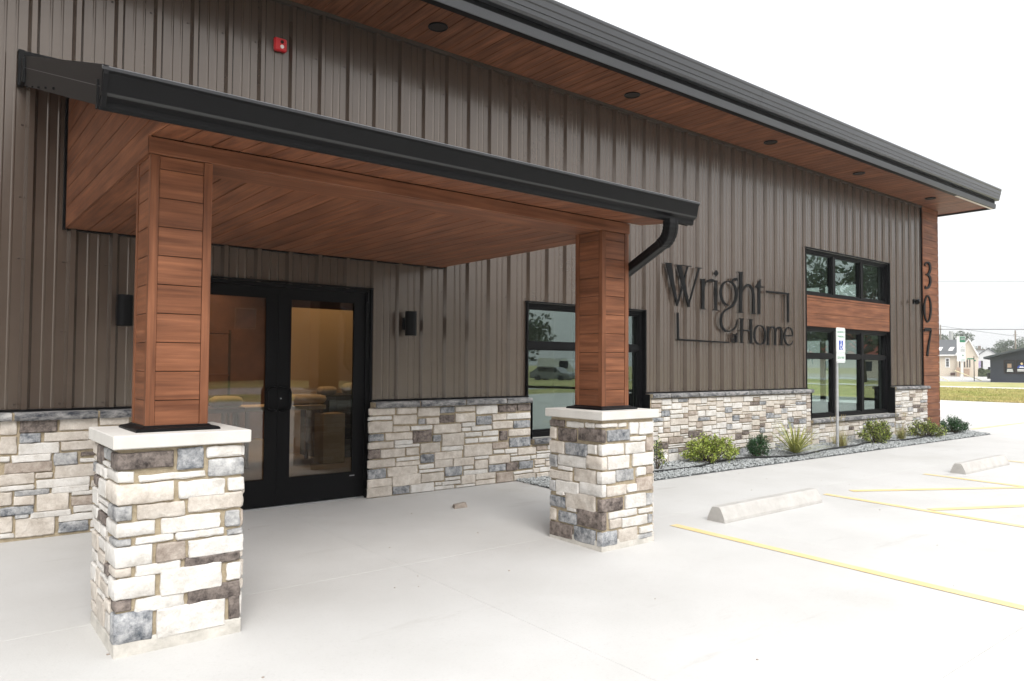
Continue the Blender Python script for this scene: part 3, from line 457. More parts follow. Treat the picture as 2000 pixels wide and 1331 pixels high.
# ---------------------------------------------------------------- stone veneer
def stone_mesh(name, x0, x1, z0, z1, yb, depth, parent, m, axis='y', sgn=-1, mb=None, mi=0):
    """one irregular split-faced stone; face on plane 'axis', outward sgn"""
    w, h = x1-x0, z1-z0; nx = max(3, min(7, int(w/.045)+2)); nz = max(3, min(4, int(h/.04)+2)); r = min(.007, h*.2)
    sd = rng.random()*100; full = depth*rng.uniform(.8, 1.25)
    xs = [x0]+[x0+r+(w-2*r)*i/(nx-1) for i in range(nx)]+[x1]; zs = [z0]+[z0+r+(h-2*r)*i/(nz-1) for i in range(nz)]+[z1]
    V = []; NX, NZ = len(xs), len(zs)
    for j, zz in enumerate(zs):
        for i, xx in enumerate(xs):
            ex = i in (0, NX-1); ez = j in (0, NZ-1)
            n = noise.noise((xx*16+sd, zz*16, sd)); n2 = noise.noise((xx*38, zz*38+sd, sd))
            d = full*(1+.16*n)+.005*n2
            if ex or ez: d *= .66
            if ex and ez: d *= .8
            px = xx+(.007*noise.noise((zz*40, sd, xx*9)) if ex else .004*n2); pz = zz+(.006*noise.noise((xx*40, sd, zz*9)) if ez else .003*n)
            if ex and ez: px += r*.35*(1 if i == 0 else -1); pz += r*.35*(1 if j == 0 else -1)
            V.append((px, d, pz))
    nf = len(V); fs = [(j*NX+i, j*NX+i+1, (j+1)*NX+i+1, (j+1)*NX+i) for j in range(NZ-1) for i in range(NX-1)]
    per = [i for i in range(NX)]+[j*NX+NX-1 for j in range(1, NZ)]+[(NZ-1)*NX+i for i in range(NX-2, -1, -1)]+[j*NX for j in range(NZ-2, 0, -1)]
    for q in per: V.append((V[q][0], 0, V[q][2]))
    n = len(per); fs += [(per[i], per[(i+1) % n], nf+(i+1) % n, nf+i) for i in range(n)]
    W = [((px, yb+sgn*d, pz) if axis == 'y' else (yb+sgn*d, px, pz)) for px, d, pz in V]
    if mb is not None: mb.add(W, fs, mi); return None
    o = MB().add(W, fs).build(name, m, parent, smooth=32); return o
def corner_stone(xc, yc, lx, ly, z0, z1, parent, m, d=.017):
    """stone wrapping the front-left corner at (xc,yc): runs lx along +x and ly along +y, proud by d"""
    sd = rng.random()*50; d *= rng.uniform(.8, 1.25); r = min(.007, (z1-z0)*.2)
    path = []
    n1 = max(2, int(ly/.05)+1); n2 = max(2, int(lx/.05)+1)
    path.append((xc, yc+ly, 0, 0)); path.append((xc-d*.5, yc+ly-.002, 0, 1))
    for i in range(n1): t = (ly-r)*(1-i/(n1-1))+.012*(i/(n1-1)) if n1 > 1 else ly; path.append((xc-d, yc+min(t, ly-r), 0, 2))
    path.append((xc-d*.72, yc-d*.72, 0, 2))
    for i in range(n2): t = .012+(lx-r-.012)*i/(n2-1); path.append((xc+t, yc-d, 0, 2))
    path.append((xc+lx-.002, yc-d*.5, 0, 1)); path.append((xc+lx, yc, 0, 0))
    zs = [z0, z0+.0005, z0+r, (z0+z1)/2, z1-r, z1-.0005, z1]; V = []
    for j, zz in enumerate(zs):
        for i, (px, py, _, q) in enumerate(path):
            k = (0, .66, 1, 1, 1, .66, 0)[j]
            cx = min(max(px, xc), xc+lx); cy = min(max(py, yc), yc+ly)
            nn = 1+.22*noise.noise((px*16+sd, py*16, zz*18))
            V.append((cx+(px-cx)*k*nn, cy+(py-cy)*k*nn, zz+.006*noise.noise((px*22, py*22, sd+zz))))
    NX = len(path); fs = [(j*NX+i, j*NX+i+1, (j+1)*NX+i+1, (j+1)*NX+i) for j in range(len(zs)-1) for i in range(NX-1)]
    return MB().add(V, fs).build('stone', m, parent, smooth=50)
KIND = 'wwwwwccccccwTGBDcw'
def fill(x0, x1, z0, z1, pre=(), cw=.03, ch=.0325, seed=1, big=1):
    r = random.Random(seed); nx = max(1, round((x1-x0)/cw)); nz = max(1, round((z1-z0)/ch)); cw = (x1-x0)/nx; ch = (z1-z0)/nz
    occ = [[False]*nx for _ in range(nz)]
    for a, b_, c, d, m in pre:
        for j in range(nz):
            for i in range(nx):
                X, Z = x0+(i+.5)*cw, z0+(j+.5)*ch
                if a-.008 < X < b_+.008 and c-.008 < Z < d+.008: occ[j][i] = True
    res = []
    for j in range(nz-1, -1, -1):
        for i in range(nx):
            if occ[j][i]: continue
            hh = r.choice((1, 2, 2, 2, 3, 3)); ww = r.choice((4, 5, 6, 7, 8, 9)) if hh > 1 else r.choice((5, 7, 9, 10))
            w2 = 0
            while w2 < ww and i+w2 < nx and not occ[j][i+w2]: w2 += 1
            if i+w2 < nx and not occ[j][i+w2]:
                free = 0
                while i+w2+free < nx and not occ[j][i+w2+free] and free < 3: free += 1
                if free < 3: w2 += free
            h2 = 1
            while h2 < hh and j-h2 >= 0 and not any(occ[j-h2][i+q] for q in range(w2)): h2 += 1
            if j-h2 == 0 and not any(occ[0][i+q] for q in range(w2)) and r.random() < .7: h2 += 1
            for q in range(w2):
                for p in range(h2): occ[j-p][i+q] = True
            m = r.choice(KIND)
            if h2 == 1: m = 'w' if r.random() < .8 else 'c'
            res.append((x0+i*cw+.007, x0+(i+w2)*cw-.007, z0+(j-h2+1)*ch+.006, z0+(j+1)*ch-.006, m))
    return res
VEN = empty('stone_veneer', (3, -.1, 0), parent=B)
bkm = MB()
for x0, x1, z1 in ((-9, -.996, .94), (.970, 3.132, .94), (3.132, 5.347, .42), (5.347, 9.673, .94), (9.673, 12.971, .385), (12.971, 14.53, .94)): bkm.box(x0, x1, -.102, .003, -.03, z1)
bkm.build('mortar_bed', 'mortar', VEN)
ALL = []
midp = [(a, 3.122 if (c > 3.03 and z1 > .46) else c, z0, z1, m) for a, c, z0, z1, m in MID]
leftp = [s for s in LEFT if s[0] > -2.3]
ALL += leftp
ALL += fill(-5.2, min(s[0] for s in leftp)-.01, .0, .925, seed=3)
ALL += fill(-1.62, -1.0, .0, .925, pre=leftp, seed=4)
ALL += midp
ALL += fill(3.16, 5.34, .0, .405, pre=midp, seed=8)
# nine columns of the wall right of the small window
sec = fill(5.36, 9.66, .0, .925, seed=12, cw=.038)+fill(9.70, 12.94, .0, .37, seed=13, cw=.04)+fill(12.985, 14.52, .0, .925, seed=14, cw=.04)
ALL += sec
ALL = [s for s in ALL if s[1]-s[0] > .02 and s[3]-s[2] > .012]
ALL.sort(key=lambda s: (s[0]+2.7)**2+49 if s[0] > -2.6 else 1e4)
cnt = 0; rest = MB(); RM = ['w', 'c', 'T', 'B', 'G', 'D']
for s in ALL:
    d = .020
    if cnt < 298: stone_mesh('stone', s[0], s[1], max(.004, s[2]), s[3], -.102, d, VEN, s[4]); cnt += 1
    else: stone_mesh('stone', s[0], s[1], max(.004, s[2]), s[3], -.102, d, None, s[4], mb=rest, mi=RM.index(s[4]))
rest.build('stone', RM, VEN, smooth=32, kind='stuff')
def ledge(xs, z, y0=-.165):
    for a, c in zip(xs, xs[1:]):
        h = .066; mb = MB(); a2, c2 = a+.009, c-.009; n = max(4, int((c2-a2)/.06)); pr = [(-.05, 0), (y0+.012, .0), (y0, .012), (y0-.002, h*.5), (y0, h-.014), (y0+.014, h-.002), (-.05, h)]
        sd = rng.random()*20; NP = len(pr)
        for i in range(n+1):
            x = a2+(c2-a2)*i/n
            for j, (yy, zz) in enumerate(pr): mb.v.append((x, yy+(.008*noise.noise((x*14+sd, zz*30, 1)) if 0 < j < NP-1 else 0), z-h+zz+(.003*noise.noise((x*20, sd, j)) if 0 < j < NP-1 else 0)))
        for i in range(n):
            for j in range(NP): mb.f.append((i*NP+j, i*NP+(j+1) % NP, (i+1)*NP+(j+1) % NP, (i+1)*NP+j)); mb.m.append(0)
        mb.f += [tuple(range(NP)), tuple(range((n+1)*NP-1, n*NP-1, -1))]; mb.m += [0, 0]
        mb.build('ledge_stone', 'ledge', VEN, smooth=40)
    MB().box(xs[0]+.004, xs[-1]-.004, y0+.018, .0, z-.058, z-.006).build('ledge_mortar', 'mortar', VEN)
ledge([-5.6, -4.7, -3.9, -3.05, -2.165, -1.575, -.998], 1.0)
ledge([.972, 1.521, 2.128, 2.716, 3.125], 1.0)
ledge([3.15, 3.75, 4.4, 4.95, 5.33], .488)
ledge([5.352, 5.75, 6.4, 7.05, 7.7, 8.35, 9.0, 9.70], 1.0)
ledge([9.66, 10.2, 10.8, 11.4, 12.0, 12.6, 13.0], .452, -.175)
ledge([12.95, 13.5, 14.05, 14.58], 1.0)
# ---------------------------------------------------------------- windows and door
def window(x0, x1, z0, z1, mull, rails, wood_band=None):
    wn = empty('window', ((x0+x1)/2, .08, z0), parent=B)
    f = .055; fr = MB(); y0, y1 = .03, .13
    fr.box(x0, x0+f, y0, y1, z0, z1); fr.box(x1-f, x1, y0, y1, z0, z1); fr.box(x0+f, x1-f, y0, y1, z1-f, z1); fr.box(x0+f, x1-f, y0, y1, z0, z0+f+.01)
    fr.build('frame', 'black', wn)
    for xa in (x1-.006, x0+.001):
        MB().box(xa, xa+.005, -.035, .03, z0, z1).build('return_trim', 'black', wn)
        if z0 < .6: MB().box(xa, xa+.005, -.122, -.036, z0, .99).build('return_trim', 'black', wn)
    xs = [x0+f]+list(mull)+[x1-f]
    for m in mull: bx('mullion', 'black', wn, m-.05, m+.05, y0+.002, y1-.002, z0+f+.01, z1-f)
    cells = []
    for i in range(len(xs)-1):
        a = xs[i]+(.05 if i else 0); c = xs[i+1]-(.05 if i < len(xs)-2 else 0); zz = [z0+f+.01]+list(rails)+[z1-f]
        for r_ in rails: bx('rail', 'black', wn, a, c, y0+.004, y1-.004, r_-.035, r_+.035)
        for j in range(len(zz)-1):
            zl, zh = zz[j]+(.035 if j else 0), zz[j+1]-(.035 if j < len(zz)-2 else 0)
            bx('pane', 'wglass', wn, a+.001, c-.001, .088, .092, zl+.001, zh-.001)
            s = MB(); q = .022
            s.box(a, a+q, .05, .1, zl, zh); s.box(c-q, c, .05, .1, zl, zh); s.box(a+q, c-q, .05, .1, zl, zl+q); s.box(a+q, c-q, .05, .1, zh-q, zh); s.build('sash', 'black', wn)
window(3.147, 5.332, .492, 2.18, [4.24], [1.645])
window(9.688, 12.956, .457, 2.127, [10.80, 11.90], [1.60])
window(9.688, 12.956, 2.699, 3.55, [10.80, 11.90], [])
band = empty('wood_band', (11.3, -.02, 2.13), parent=B)
bx('core', 'gap', band, 9.694, 12.95, -.012, .1, 2.128, 2.698)
for z0, z1 in ((2.135, 2.37), (2.374, 2.60), (2.604, 2.652)): bx('board', 'wood_x', band, 9.697, 12.947, -.03, -.013, z0, z1, b=.003)
bx('board', 'wood_x', band, 9.697, 12.947, -.038, -.013, 2.656, 2.696, b=.003)
for a, c, d in ((1.7, .457, 2.13), (1.7, 2.70, 3.5)):
    wn = empty('window', (15.2, 2.7, c), parent=B); s = MB()
    s.box(15.16, 15.26, 1.7, 1.76, c, d); s.box(15.16, 15.26, 3.69, 3.75, c, d); s.box(15.16, 15.26, 2.60, 2.70, c, d); s.box(15.16, 15.26, 1.76, 3.69, c, c+.06); s.box(15.16, 15.26, 1.76, 3.69, d-.06, d)
    s.build('frame', 'black', wn); bx('pane', 'wglass', wn, 15.2, 15.204, 1.76, 3.69, c+.06, d-.06)
dr = empty('entrance_door', (0, 0, 0), parent=B)
fr = MB(); fr.box(-.994, -.949, -.02, .11, 0, 2.18); fr.box(.923, .968, -.02, .11, 0, 2.18); fr.box(-.949, .923, -.02, .11, 2.145, 2.18); fr.build('frame', 'black', dr)
bx('threshold', 'steel', dr, -.949, .923, -.02, .1, .001, .013)
def leaf(x0, x1, gx0, gx1, nm):
    s = MB(); s.box(x0, gx0, 0, .045, .016, 2.141); s.box(gx1, x1, 0, .045, .016, 2.141); s.box(gx0, gx1, 0, .045, 2.042, 2.141); s.box(gx0, gx1, 0, .045, .016, .268)
    s.build(nm, 'black', dr)
    s = MB(); q = .012; s.box(gx0, gx0+q, -.004, 0, .268, 2.042); s.box(gx1-q, gx1, -.004, 0, .268, 2.042); s.box(gx0+q, gx1-q, -.004, 0, 2.030, 2.042); s.box(gx0+q, gx1-q, -.004, 0, .268, .28)
    s.build('glazing_bead', 'black', dr)
    bx('glass_pane', 'dglass', dr, gx0+.001, gx1-.001, .02, .025, .269, 2.041)
leaf(-.946, -.015, -.83, -.125, 'door_leaf'); leaf(-.011, .920, .104, .803, 'door_leaf')
for sx, xa in ((-1, -.044), (1, .014)):
    xb = xa+sx*.085; P = [(xa, -.0, 1.163), (xa, -.035, 1.163), (xa+sx*.012, -.052, 1.163), (xb-sx*.03, -.055, 1.160), (xb-sx*.006, -.055, 1.145), (xb, -.055, 1.12), (xb, -.055, .98), (xb-sx*.006, -.055, .958), (xb-sx*.03, -.055, .943), (xa+sx*.012, -.052, .94), (xa, -.035, .94), (xa, 0, .94)]
    MB().tube(P, .011, 10).build('handle', 'black', dr, smooth=60)
lk = MB(); c = (.02, 0, 1.055)
for r0, y0_, y1_, mi in ((.017, -.006, 0, 0), (.007, -.009, -.006, 1)):
    n = 14; vs = [(c[0]+r0*math.cos(6.283*i/n), y, c[2]+r0*math.sin(6.283*i/n)) for y in (y0_, y1_) for i in range(n)]
    lk.add(vs, [tuple(range(n)), tuple(range(2*n-1, n-1, -1))]+[(i, (i+1) % n, (i+1) % n+n, i+n) for i in range(n)], mi)
lk.build('lock_cylinder', ['black', 'steel'], dr)
bx('maker_plate', 'steel', dr, .765, .82, -.002, 0, .236, .244)
for z in (.04, 2.10): MB().tube([(.935, -.03, z-.05), (.935, -.03, z+.05)], .014, 8).build('pivot_hinge', 'black', dr)
# ---------------------------------------------------------------- entrance canopy
CAN = empty('entrance_canopy', (0, -1.5, 2.5), 'black edged lean-to canopy with wood ceiling over the glass entrance doors', 'canopy')
hx0, hx1, hy = -1.822, 1.876, -2.853
gb = empty('gable_side', (hx0, -1.4, 2.5), parent=CAN)
def zu(y): return 3.6+.318*y-.02
for (z0, z1) in ((2.500, 2.664), (2.669, 2.817), (2.822, 2.966), (2.971, 3.119), (3.124, 3.272), (3.277, 3.42), (3.425, 3.57)):
    ye = lambda z: max(hy if z1 < 2.7 and z0 < 2.55 else -3.325, (z-3.60)/.3226)
    P = [(0, z0), (ye(z0), z0), (ye(z1), z1), (0, z1)]
    if z0 < 2.55: P = [(0, z0), (hy, z0), (hy, 2.592), (-3.325, 2.552), (-3.325, 2.55), (-3.2, 2.59), (-2.95, z1), (0, z1)]; P = [(0, z0), (hy, z0), (hy, 2.592), (-3.325, 2.553), (-3.06, 2.62), (-2.91, z1), (0, z1)]
    MB().prism(P, 'x', hx0-.012, hx0).build('board', 'wood_y', gb)
bx('edge_trim', 'black', CAN, hx0-.022, hx0-.0, -.05, -.012, 2.49, 3.60) if False else bx('edge_trim', 'black', CAN, hx0-.03, hx0-.013, -.045, -.0, 2.49, 3.58)
MB().prism([(0, 2.52), (hy+.02, 2.52), (hy+.02, 2.66), (0, 3.55)], 'x', hx0+.001, hx0+.1).build('side_core', 'gap', CAN)
MB().prism([(0, 2.52), (hy+.02, 2.52), (hy+.02, 2.66), (0, 3.55)], 'x', hx1-.1, hx1-.001).build('side_core', 'gap', CAN)
bx('header_board', 'wood_x', CAN, hx0-.012, hx1+.012, hy-.001, hy+.018, 2.500, 2.588, b=.003)
bx('header_board', 'wood_x', CAN, hx0, hx1, hy+.019, hy+.315, 2.497, 2.507, b=.002)
cl = empty('ceiling', (0, -1.3, 2.5), parent=CAN)
bx('backing', 'gap', cl, hx0, hx1, hy+.02, -.0, 2.515, 2.53)
x = hx0+.002; 
while x < hx1:
    bx('board', 'wood_y', cl, x+.003, min(x+.1492, hx1), hy+.318, -.002, 2.500, 2.514, b=.003); x += .1523
bx('ceiling_trim', 'black', CAN, hx0, hx1+.02, -.032, -.003, 2.485, 2.499)
sf = empty('front_soffit', (0, -3.1, 2.58), parent=CAN)
x = hx0+.001
while x < 2.03:
    x1 = min(x+.1508, 2.03)
    MB().prism([(hy-.002, 2.592), (-3.325, 2.552), (-3.325, 2.566), (hy-.002, 2.606)], 'x', x+.003, x1-.002).build('board', 'wood_y', sf); x += .1523
for (a, c) in ((-2.125, hx0-.013), (hx1+.013, 2.03)):
    if a > 0: c = 2.02
    MB().prism([(0, 3.625), (-3.325, 2.552), (-3.325, 2.57), (0, 3.645)], 'x', a, c).build('side_soffit', 'wood_y', CAN)
MB().prism([(0, 3.66), (0, 3.85), (-3.34, 2.70), (-3.34, 2.60)], 'x', -2.128, 2.032).build('roof_deck', 'roofmetal', CAN)
fb = MB(); fb.prism([(-.0, 3.622), (-.0, 3.865), (-3.442, 2.70), (-3.442, 2.66), (-3.40, 2.525)], 'x', -2.150, -2.130); fb.build('fascia_board', 'gutter', CAN)
MB().prism([(-.0, 3.60), (-.0, 3.80), (-3.33, 2.66), (-3.33, 2.52)], 'x', 2.034, 2.048).build('fascia_board', 'gutter', CAN)
# seam line and fixings on the end board
sl = MB()
for i in range(5): sl.lathe((-2.152, -.35-i*.38, 3.605-.3*(.35+i*.38)), [(.001, 0), (.009, 0), (.009, .012), (.001, .012)], 6)
sl.build('rivet', 'black', CAN)
MB().prism([(-.12, 3.73), (-3.40, 2.615), (-3.40, 2.611), (-.12, 3.726)], 'x', -2.1545, -2.1502).build('lap_seam', 'fascia', CAN)
fm = MB(); fm.box(-2.19, -2.151, -.055, .0, 3.60, 3.89); fm.box(-2.172, -2.151, -.16, -.055, 3.60, 3.80); fm.build('wall_flashing', 'gutter', CAN)
bx('wall_flashing', 'gutter', CAN, -2.19, 2.07, -.05, -.0, 3.853, 3.885)
gq = [(-3.331, 2.535), (-3.350, 2.522), (-3.366, 2.52), (-3.378, 2.535), (-3.380, 2.557), (-3.392, 2.566), (-3.407, 2.572), (-3.412, 2.582), (-3.431, 2.668), (-3.441, 2.676), (-3.442, 2.690), (-3.434, 2.694), (-3.428, 2.684), (-3.40, 2.680), (-3.331, 2.69)]
MB().prism(gq, 'x', -2.153, 2.052).build('gutter', 'gutter', CAN, smooth=32)
MB().prism([(-3.4425, 2.679), (-3.4440, 2.692), (-3.436, 2.6975), (-3.428, 2.695), (-3.434, 2.6905)], 'x', -2.156, 2.06).build('gutter_lip_highlight', 'fascia', CAN)  # greyer strip paints the highlight along the top lip
MB().prism([(-3.4085, 2.572), (-3.4135, 2.580), (-3.4150, 2.586), (-3.4130, 2.577)], 'x', -2.154, 2.054).build('gutter_ridge_highlight', 'gutter_ridge_highlight', CAN)  # ridge highlight put in as a strip of lighter colour
MB().prism([(y*1.0-.001, z) for y, z in gq], 'x', 2.053, 2.056).build('gutter_end_cap', 'gutter', CAN)
for x in (-2.157,):
    MB().box(x-.004, x+.003, -3.35, -3.325, 2.53, 2.66).build('gutter_end_cap', 'gutter', CAN)
# downspout
def sweep(pts, wx_, wy_, rib=0):
    """rectangular pipe in a plane x=const"""
    pts = [Vector(p) for p in pts]; mb = MB(); secs = []
    for i, p in enumerate(pts):
        t = (pts[min(i+1, len(pts)-1)]-pts[max(i-1, 0)]).normalized(); u = Vector((1, 0, 0)); u = (u-t*u.dot(t)).normalized(); v = t.cross(u)
        k = 1+(rib if i % 2 else 0); b = .15
        prof_ = [(-1, -1+b), (-1+b, -1), (-.35, -1), (-.3, -.94), (.3, -.94), (.35, -1), (1-b, -1), (1, -1+b), (1, -.3), (.95, -.25), (.95, .25), (1, .3), (1, 1-b), (1-b, 1), (.35, 1), (.3, .94), (-.3, .94), (-.35, 1), (-1+b, 1), (-1, 1-b), (-1, .3), (-.95, .25), (-.95, -.25), (-1, -.3)]
        secs.append([p+u*a*wx_/2*k+v*c*wy_/2*k for a, c in prof_])
    n = len(secs[0]); vs = [q for s_ in secs for q in s_]
    mb.add(vs, [(i*n+j, i*n+(j+1) % n, (i+1)*n+(j+1) % n, (i+1)*n+j) for i in range(len(pts)-1) for j in range(n)]+[tuple(range(n)), tuple(range(len(vs)-1, len(vs)-n-1, -1))]); return mb
ds = empty('downspout', (1.84, -3.3, 1), parent=CAN)
def arc(p, d0, d1, rad, n=12):
    """bend from direction d0 to d1"""
    d0, d1 = Vector(d0).normalized(), Vector(d1).normalized(); p = Vector(p); out = [p.copy()]
    for i in range(n): d = d0.lerp(d1, (i+.5)/n).normalized(); p = p+d*rad*d0.angle(d1)/n; out.append(p.copy())
    return out
DN = Vector((0, 0, -1)); SL = Vector((.17, .62, -.20)).normalized()
el = [Vector((1.775, -3.378, 2.53))]+arc((1.775, -3.378, 2.50), DN, SL, .15, 13); sweep(el, .100, .078, .05).build('elbow', 'gutter', ds)
q0 = el[-1]; q1 = q0+SL*.70; sweep([q0-SL*.01, q0+SL*.03, q1], .092, .070).build('pipe', 'gutter', ds)
el = arc(q1, SL, DN, .12, 10); sweep(el, .100, .078, .05).build('elbow', 'gutter', ds)
q2 = el[-1]; q3 = Vector((q2.x, q2.y, 1.45)); sweep([q2, q3], .092, .070).build('pipe', 'gutter', ds)
KO = Vector((.62, .2, -.75)).normalized(); el = arc(q3, DN, KO, .12, 8); el2 = arc(el[-1]+KO*.22, KO, DN, .12, 8)
sweep(el+el2, .098, .076).build('elbow', 'gutter', ds); q4 = el2[-1]; sweep([q4, Vector((q4.x, q4.y, .05))], .092, .070).build('pipe', 'gutter', ds)
# ---------------------------------------------------------------- the two pillars
def pillar(cx, front, left, label, seed):
    cs = .609; x0, x1 = cx-cs/2, cx+cs/2; y0, y1 = -3.0, -3.0+cs; cy = (y0+y1)/2; zb = gz(-3.0)
    T = empty('entrance_pillar', (cx, cy, zb), label, 'pillar', 'stone and wood pillars carrying the canopy')
    d = .022
    bx('plinth', 'concrete_side', T, x0-.004, x1+.004, y0-.004, y1+.004, zb-.1, .028, b=.006)
    bx('mortar_core', 'mortar', T, x0+.008, x1-.008, y0+.008, y1-.008, .0285, .968)
    SB = empty('stone_base', (cx, cy, .03), parent=T)
    X0, Y0 = x0+.008, y0+.008
    corner_r = random.Random(seed); used = []
    # front (-y) face stones; those that start at the corner wrap round
    for a, c, z0, z1, m in front:
        c = min(c, x1+.006)
        if a < X0+.012:
            if left is not None:
                mt = [s for s in left if s[0] < Y0+.03 and abs((s[2]+s[3])/2-(z0+z1)/2) < .035]
                ly = (min(mt, key=lambda s: abs(s[2]+s[3]-z0-z1))[1]-Y0) if mt else .06
            else: ly = corner_r.choice((.07, .12, .17, .22))
            corner_stone(X0, Y0, c-X0, max(.03, ly), z0, z1, SB, m); used.append((Y0-.02, Y0+ly, z0, z1, m))
        else: stone_mesh('stone', a, c, z0, z1, Y0, .017, SB, m)
    if left is not None:
        for a, c, z0, z1, m in left:
            if a < Y0+.03: continue
            c = min(c, y1)
            if c-a > .02: stone_mesh('stone', a, c, z0, z1, X0, .017, SB, m, axis='x', sgn=-1)
    else:
        for a, c, z0, z1, m in fill(Y0, y1, .035, .955, pre=used, seed=seed, ch=.034):
            stone_mesh('stone', a, c, z0, z1, X0, .017, SB, m, axis='x', sgn=-1)
    for a, c, z0, z1, m in fill(y0, y1, .035, .955, seed=seed+1, ch=.034): stone_mesh('stone', a, c, z0, z1, x1-.008, .017, SB, m, axis='x', sgn=1)
    for a, c, z0, z1, m in fill(x0, x1, .035, .955, seed=seed+2, ch=.034): stone_mesh('stone', a, c, z0, z1, y1-.008, .017, SB, m, axis='y', sgn=1)
    bx('cap', 'cap', T, cx-.336, cx+.336, cy-.336, cy+.336, .968, 1.036, b=.005)
    # base trim (sloped)
    q = .158; n = []; mb = MB()
    for r_, z in ((q+.052, 1.037), (q+.052, 1.045), (q+.045, 1.052), (q+.012, 1.060), (q+.006, 1.066)): n.append([(cx-r_, cy-r_, z), (cx+r_, cy-r_, z), (cx+r_, cy+r_, z), (cx-r_, cy+r_, z)])
    mb.add([p for rr in n for p in rr], [(i*4+j, i*4+(j+1) % 4, (i+1)*4+(j+1) % 4, (i+1)*4+j) for i in range(4) for j in range(4)]+[(0, 3, 2, 1), (16, 17, 18, 19)]); mb.build('base_trim', 'gutter', T)
    P = empty('wood_post', (cx, cy, 1.066), parent=T); h = .157
    bx('core', 'gap', P, cx-h+.014, cx+h-.014, cy-h+.014, cy+h-.014, 1.05, 2.495)
    for sx_ in (-1, 1):
        for sy_ in (-1, 1):
            mb = MB(); e = .043
            X = sorted((cx+sx_*(h-e), cx+sx_*h)); Yy = sorted((cy+sy_*(h-e), cy+sy_*h)); t = .012
            xa = sorted((cx+sx_*h, cx+sx_*(h-t))); ya = sorted((cy+sy_*h, cy+sy_*(h-t)))
            # L profile
            o_ = (cx+sx_*h, cy+sy_*h); L_ = [(o_[0], o_[1]), (o_[0]-sx_*e, o_[1]), (o_[0]-sx_*e, o_[1]-sy_*t), (o_[0]-sx_*t, o_[1]-sy_*t), (o_[0]-sx_*t, o_[1]-sy_*e), (o_[0], o_[1]-sy_*e)]
            mb.prism(L_, 'z', 1.06, 2.496).build('corner_trim', 'wood_z', P)
    zs = [1.062]+[1.198+.1535*i for i in range(9)]
    zs = [z for z in zs if z < 2.47]+[2.496]
    for z0, z1 in zip(zs, zs[1:]):
        z1 -= .0035; a, t0, t1 = h-.0445, h-.004, h-.0135
        bx('board', 'wood_x', P, cx-a, cx+a, cy-t0, cy-t1, z0, z1, b=.002); bx('board', 'wood_x', P, cx-a, cx+a, cy+t1, cy+t0, z0, z1, b=.002)
        bx('board', 'wood_y', P, cx-t0, cx-t1, cy-a, cy+a, z0, z1, b=.002); bx('board', 'wood_y', P, cx+t1, cx+t0, cy-a, cy+a, z0, z1, b=.002)
pillar(-1.6644, C1F, None, 'nearer pillar of pale stone and stained wood at the left front of the canopy', 21)
pillar(1.7169, C2F, C2L, 'farther pillar of pale stone and stained wood, with the downspout behind it', 31)

# ---------------------------------------------------------------- fixtures
for i, (x, y) in enumerate(((1.471, -.51), (4.546, -.488), (7.801, -.503), (10.756, -.484), (13.911, -.47))):
    lb = ('soffit downlight straight above the canopy, nearest the camera', 'soffit downlight above the right end of the canopy gutter', 'soffit downlight above the word at the start of the wall sign', 'soffit downlight above the big window', 'soffit downlight beside the corner of the building')[i]
    lb = lb.replace('above the word at the start of', 'over the upper right of')
    t = empty('downlight', (x, y, 4.98), lb, 'downlight', 'round recessed lights in the wooden eave')
    MB().lathe((x, y, 4.978), [(.085, .016), (.105, .016), (.108, .006), (.102, .0), (.088, .001), (.085, .016)], 24).build('trim_ring', 'black', t, smooth=40)
    MB().lathe((x, y, 4.984), [(.086, .0), (.086, .01), (.001, .0101)], 24).build('baffle', 'gap', t)
def sconce(x, label):
    t = empty('wall_sconce', (x, -.04, 1.84), label, 'wall light', 'black cylinder wall lights flanking the entrance')
    bx('back_plate', 'black', t, x-.05, x+.05, -.05, -.034, 1.77, 1.905, b=.003)
    bx('arm', 'black', t, x-.018, x+.018, -.075, -.051, 1.82, 1.86)
    MB().lathe((x, -.135, 1.707), [(.052, 0), (.062, 0), (.062, .262), (.052, .262), (.05, .25), (.001, .25)], 24).build('lamp_cylinder', 'black', t, smooth=40)
sconce(1.40, 'black cylinder wall light on the siding right of the entrance doors')
sconce(-1.40, 'black cylinder wall light left of the doors, half hidden behind the nearer pillar')
# fire alarm sounder
t = empty('fire_alarm', (-.055, -.03, 4.46), 'red fire alarm sounder high on the brown siding above the canopy', 'fire alarm')
bx('housing', 'red', t, -.118, .008, -.052, -.004, 4.462, 4.592, b=.012)
bx('back_box', 'red', t, -.105, -.005, -.004, -.0, 4.468, 4.586)
def disc(mb, c, r, y0, y1, n=14, mi=0):
    vs = [(c[0]+r*math.cos(6.2832*i/n), y, c[1]+r*math.sin(6.2832*i/n)) for y in (y0, y1) for i in range(n)]
    mb.add(vs, [tuple(range(n)), tuple(range(2*n-1, n-1, -1))]+[(i, (i+1) % n, (i+1) % n+n, i+n) for i in range(n)], mi); return mb
disc(MB(), (-.045, 4.505), .018, -.060, -.052).build('strobe', 'white', t)
disc(MB(), (-.045, 4.553), .017, -.057, -.052).build('speaker', 'gap', t)
# security camera on the corner
t = empty('security_camera', (14.03, -.05, 2.82), 'small dark camera on the siding left of the house number', 'camera')
disc(MB(), (14.08, 2.83), .055, -.06, -.032).build('mount', 'black', t)
MB().tube([(14.08, -.06, 2.83), (14.06, -.11, 2.83)], .02, 8).build('arm', 'black', t)
MB().tube([(14.10, -.12, 2.845), (13.96, -.16, 2.80)], [.045, .05], 12).build('camera_body', 'black', t, smooth=50)
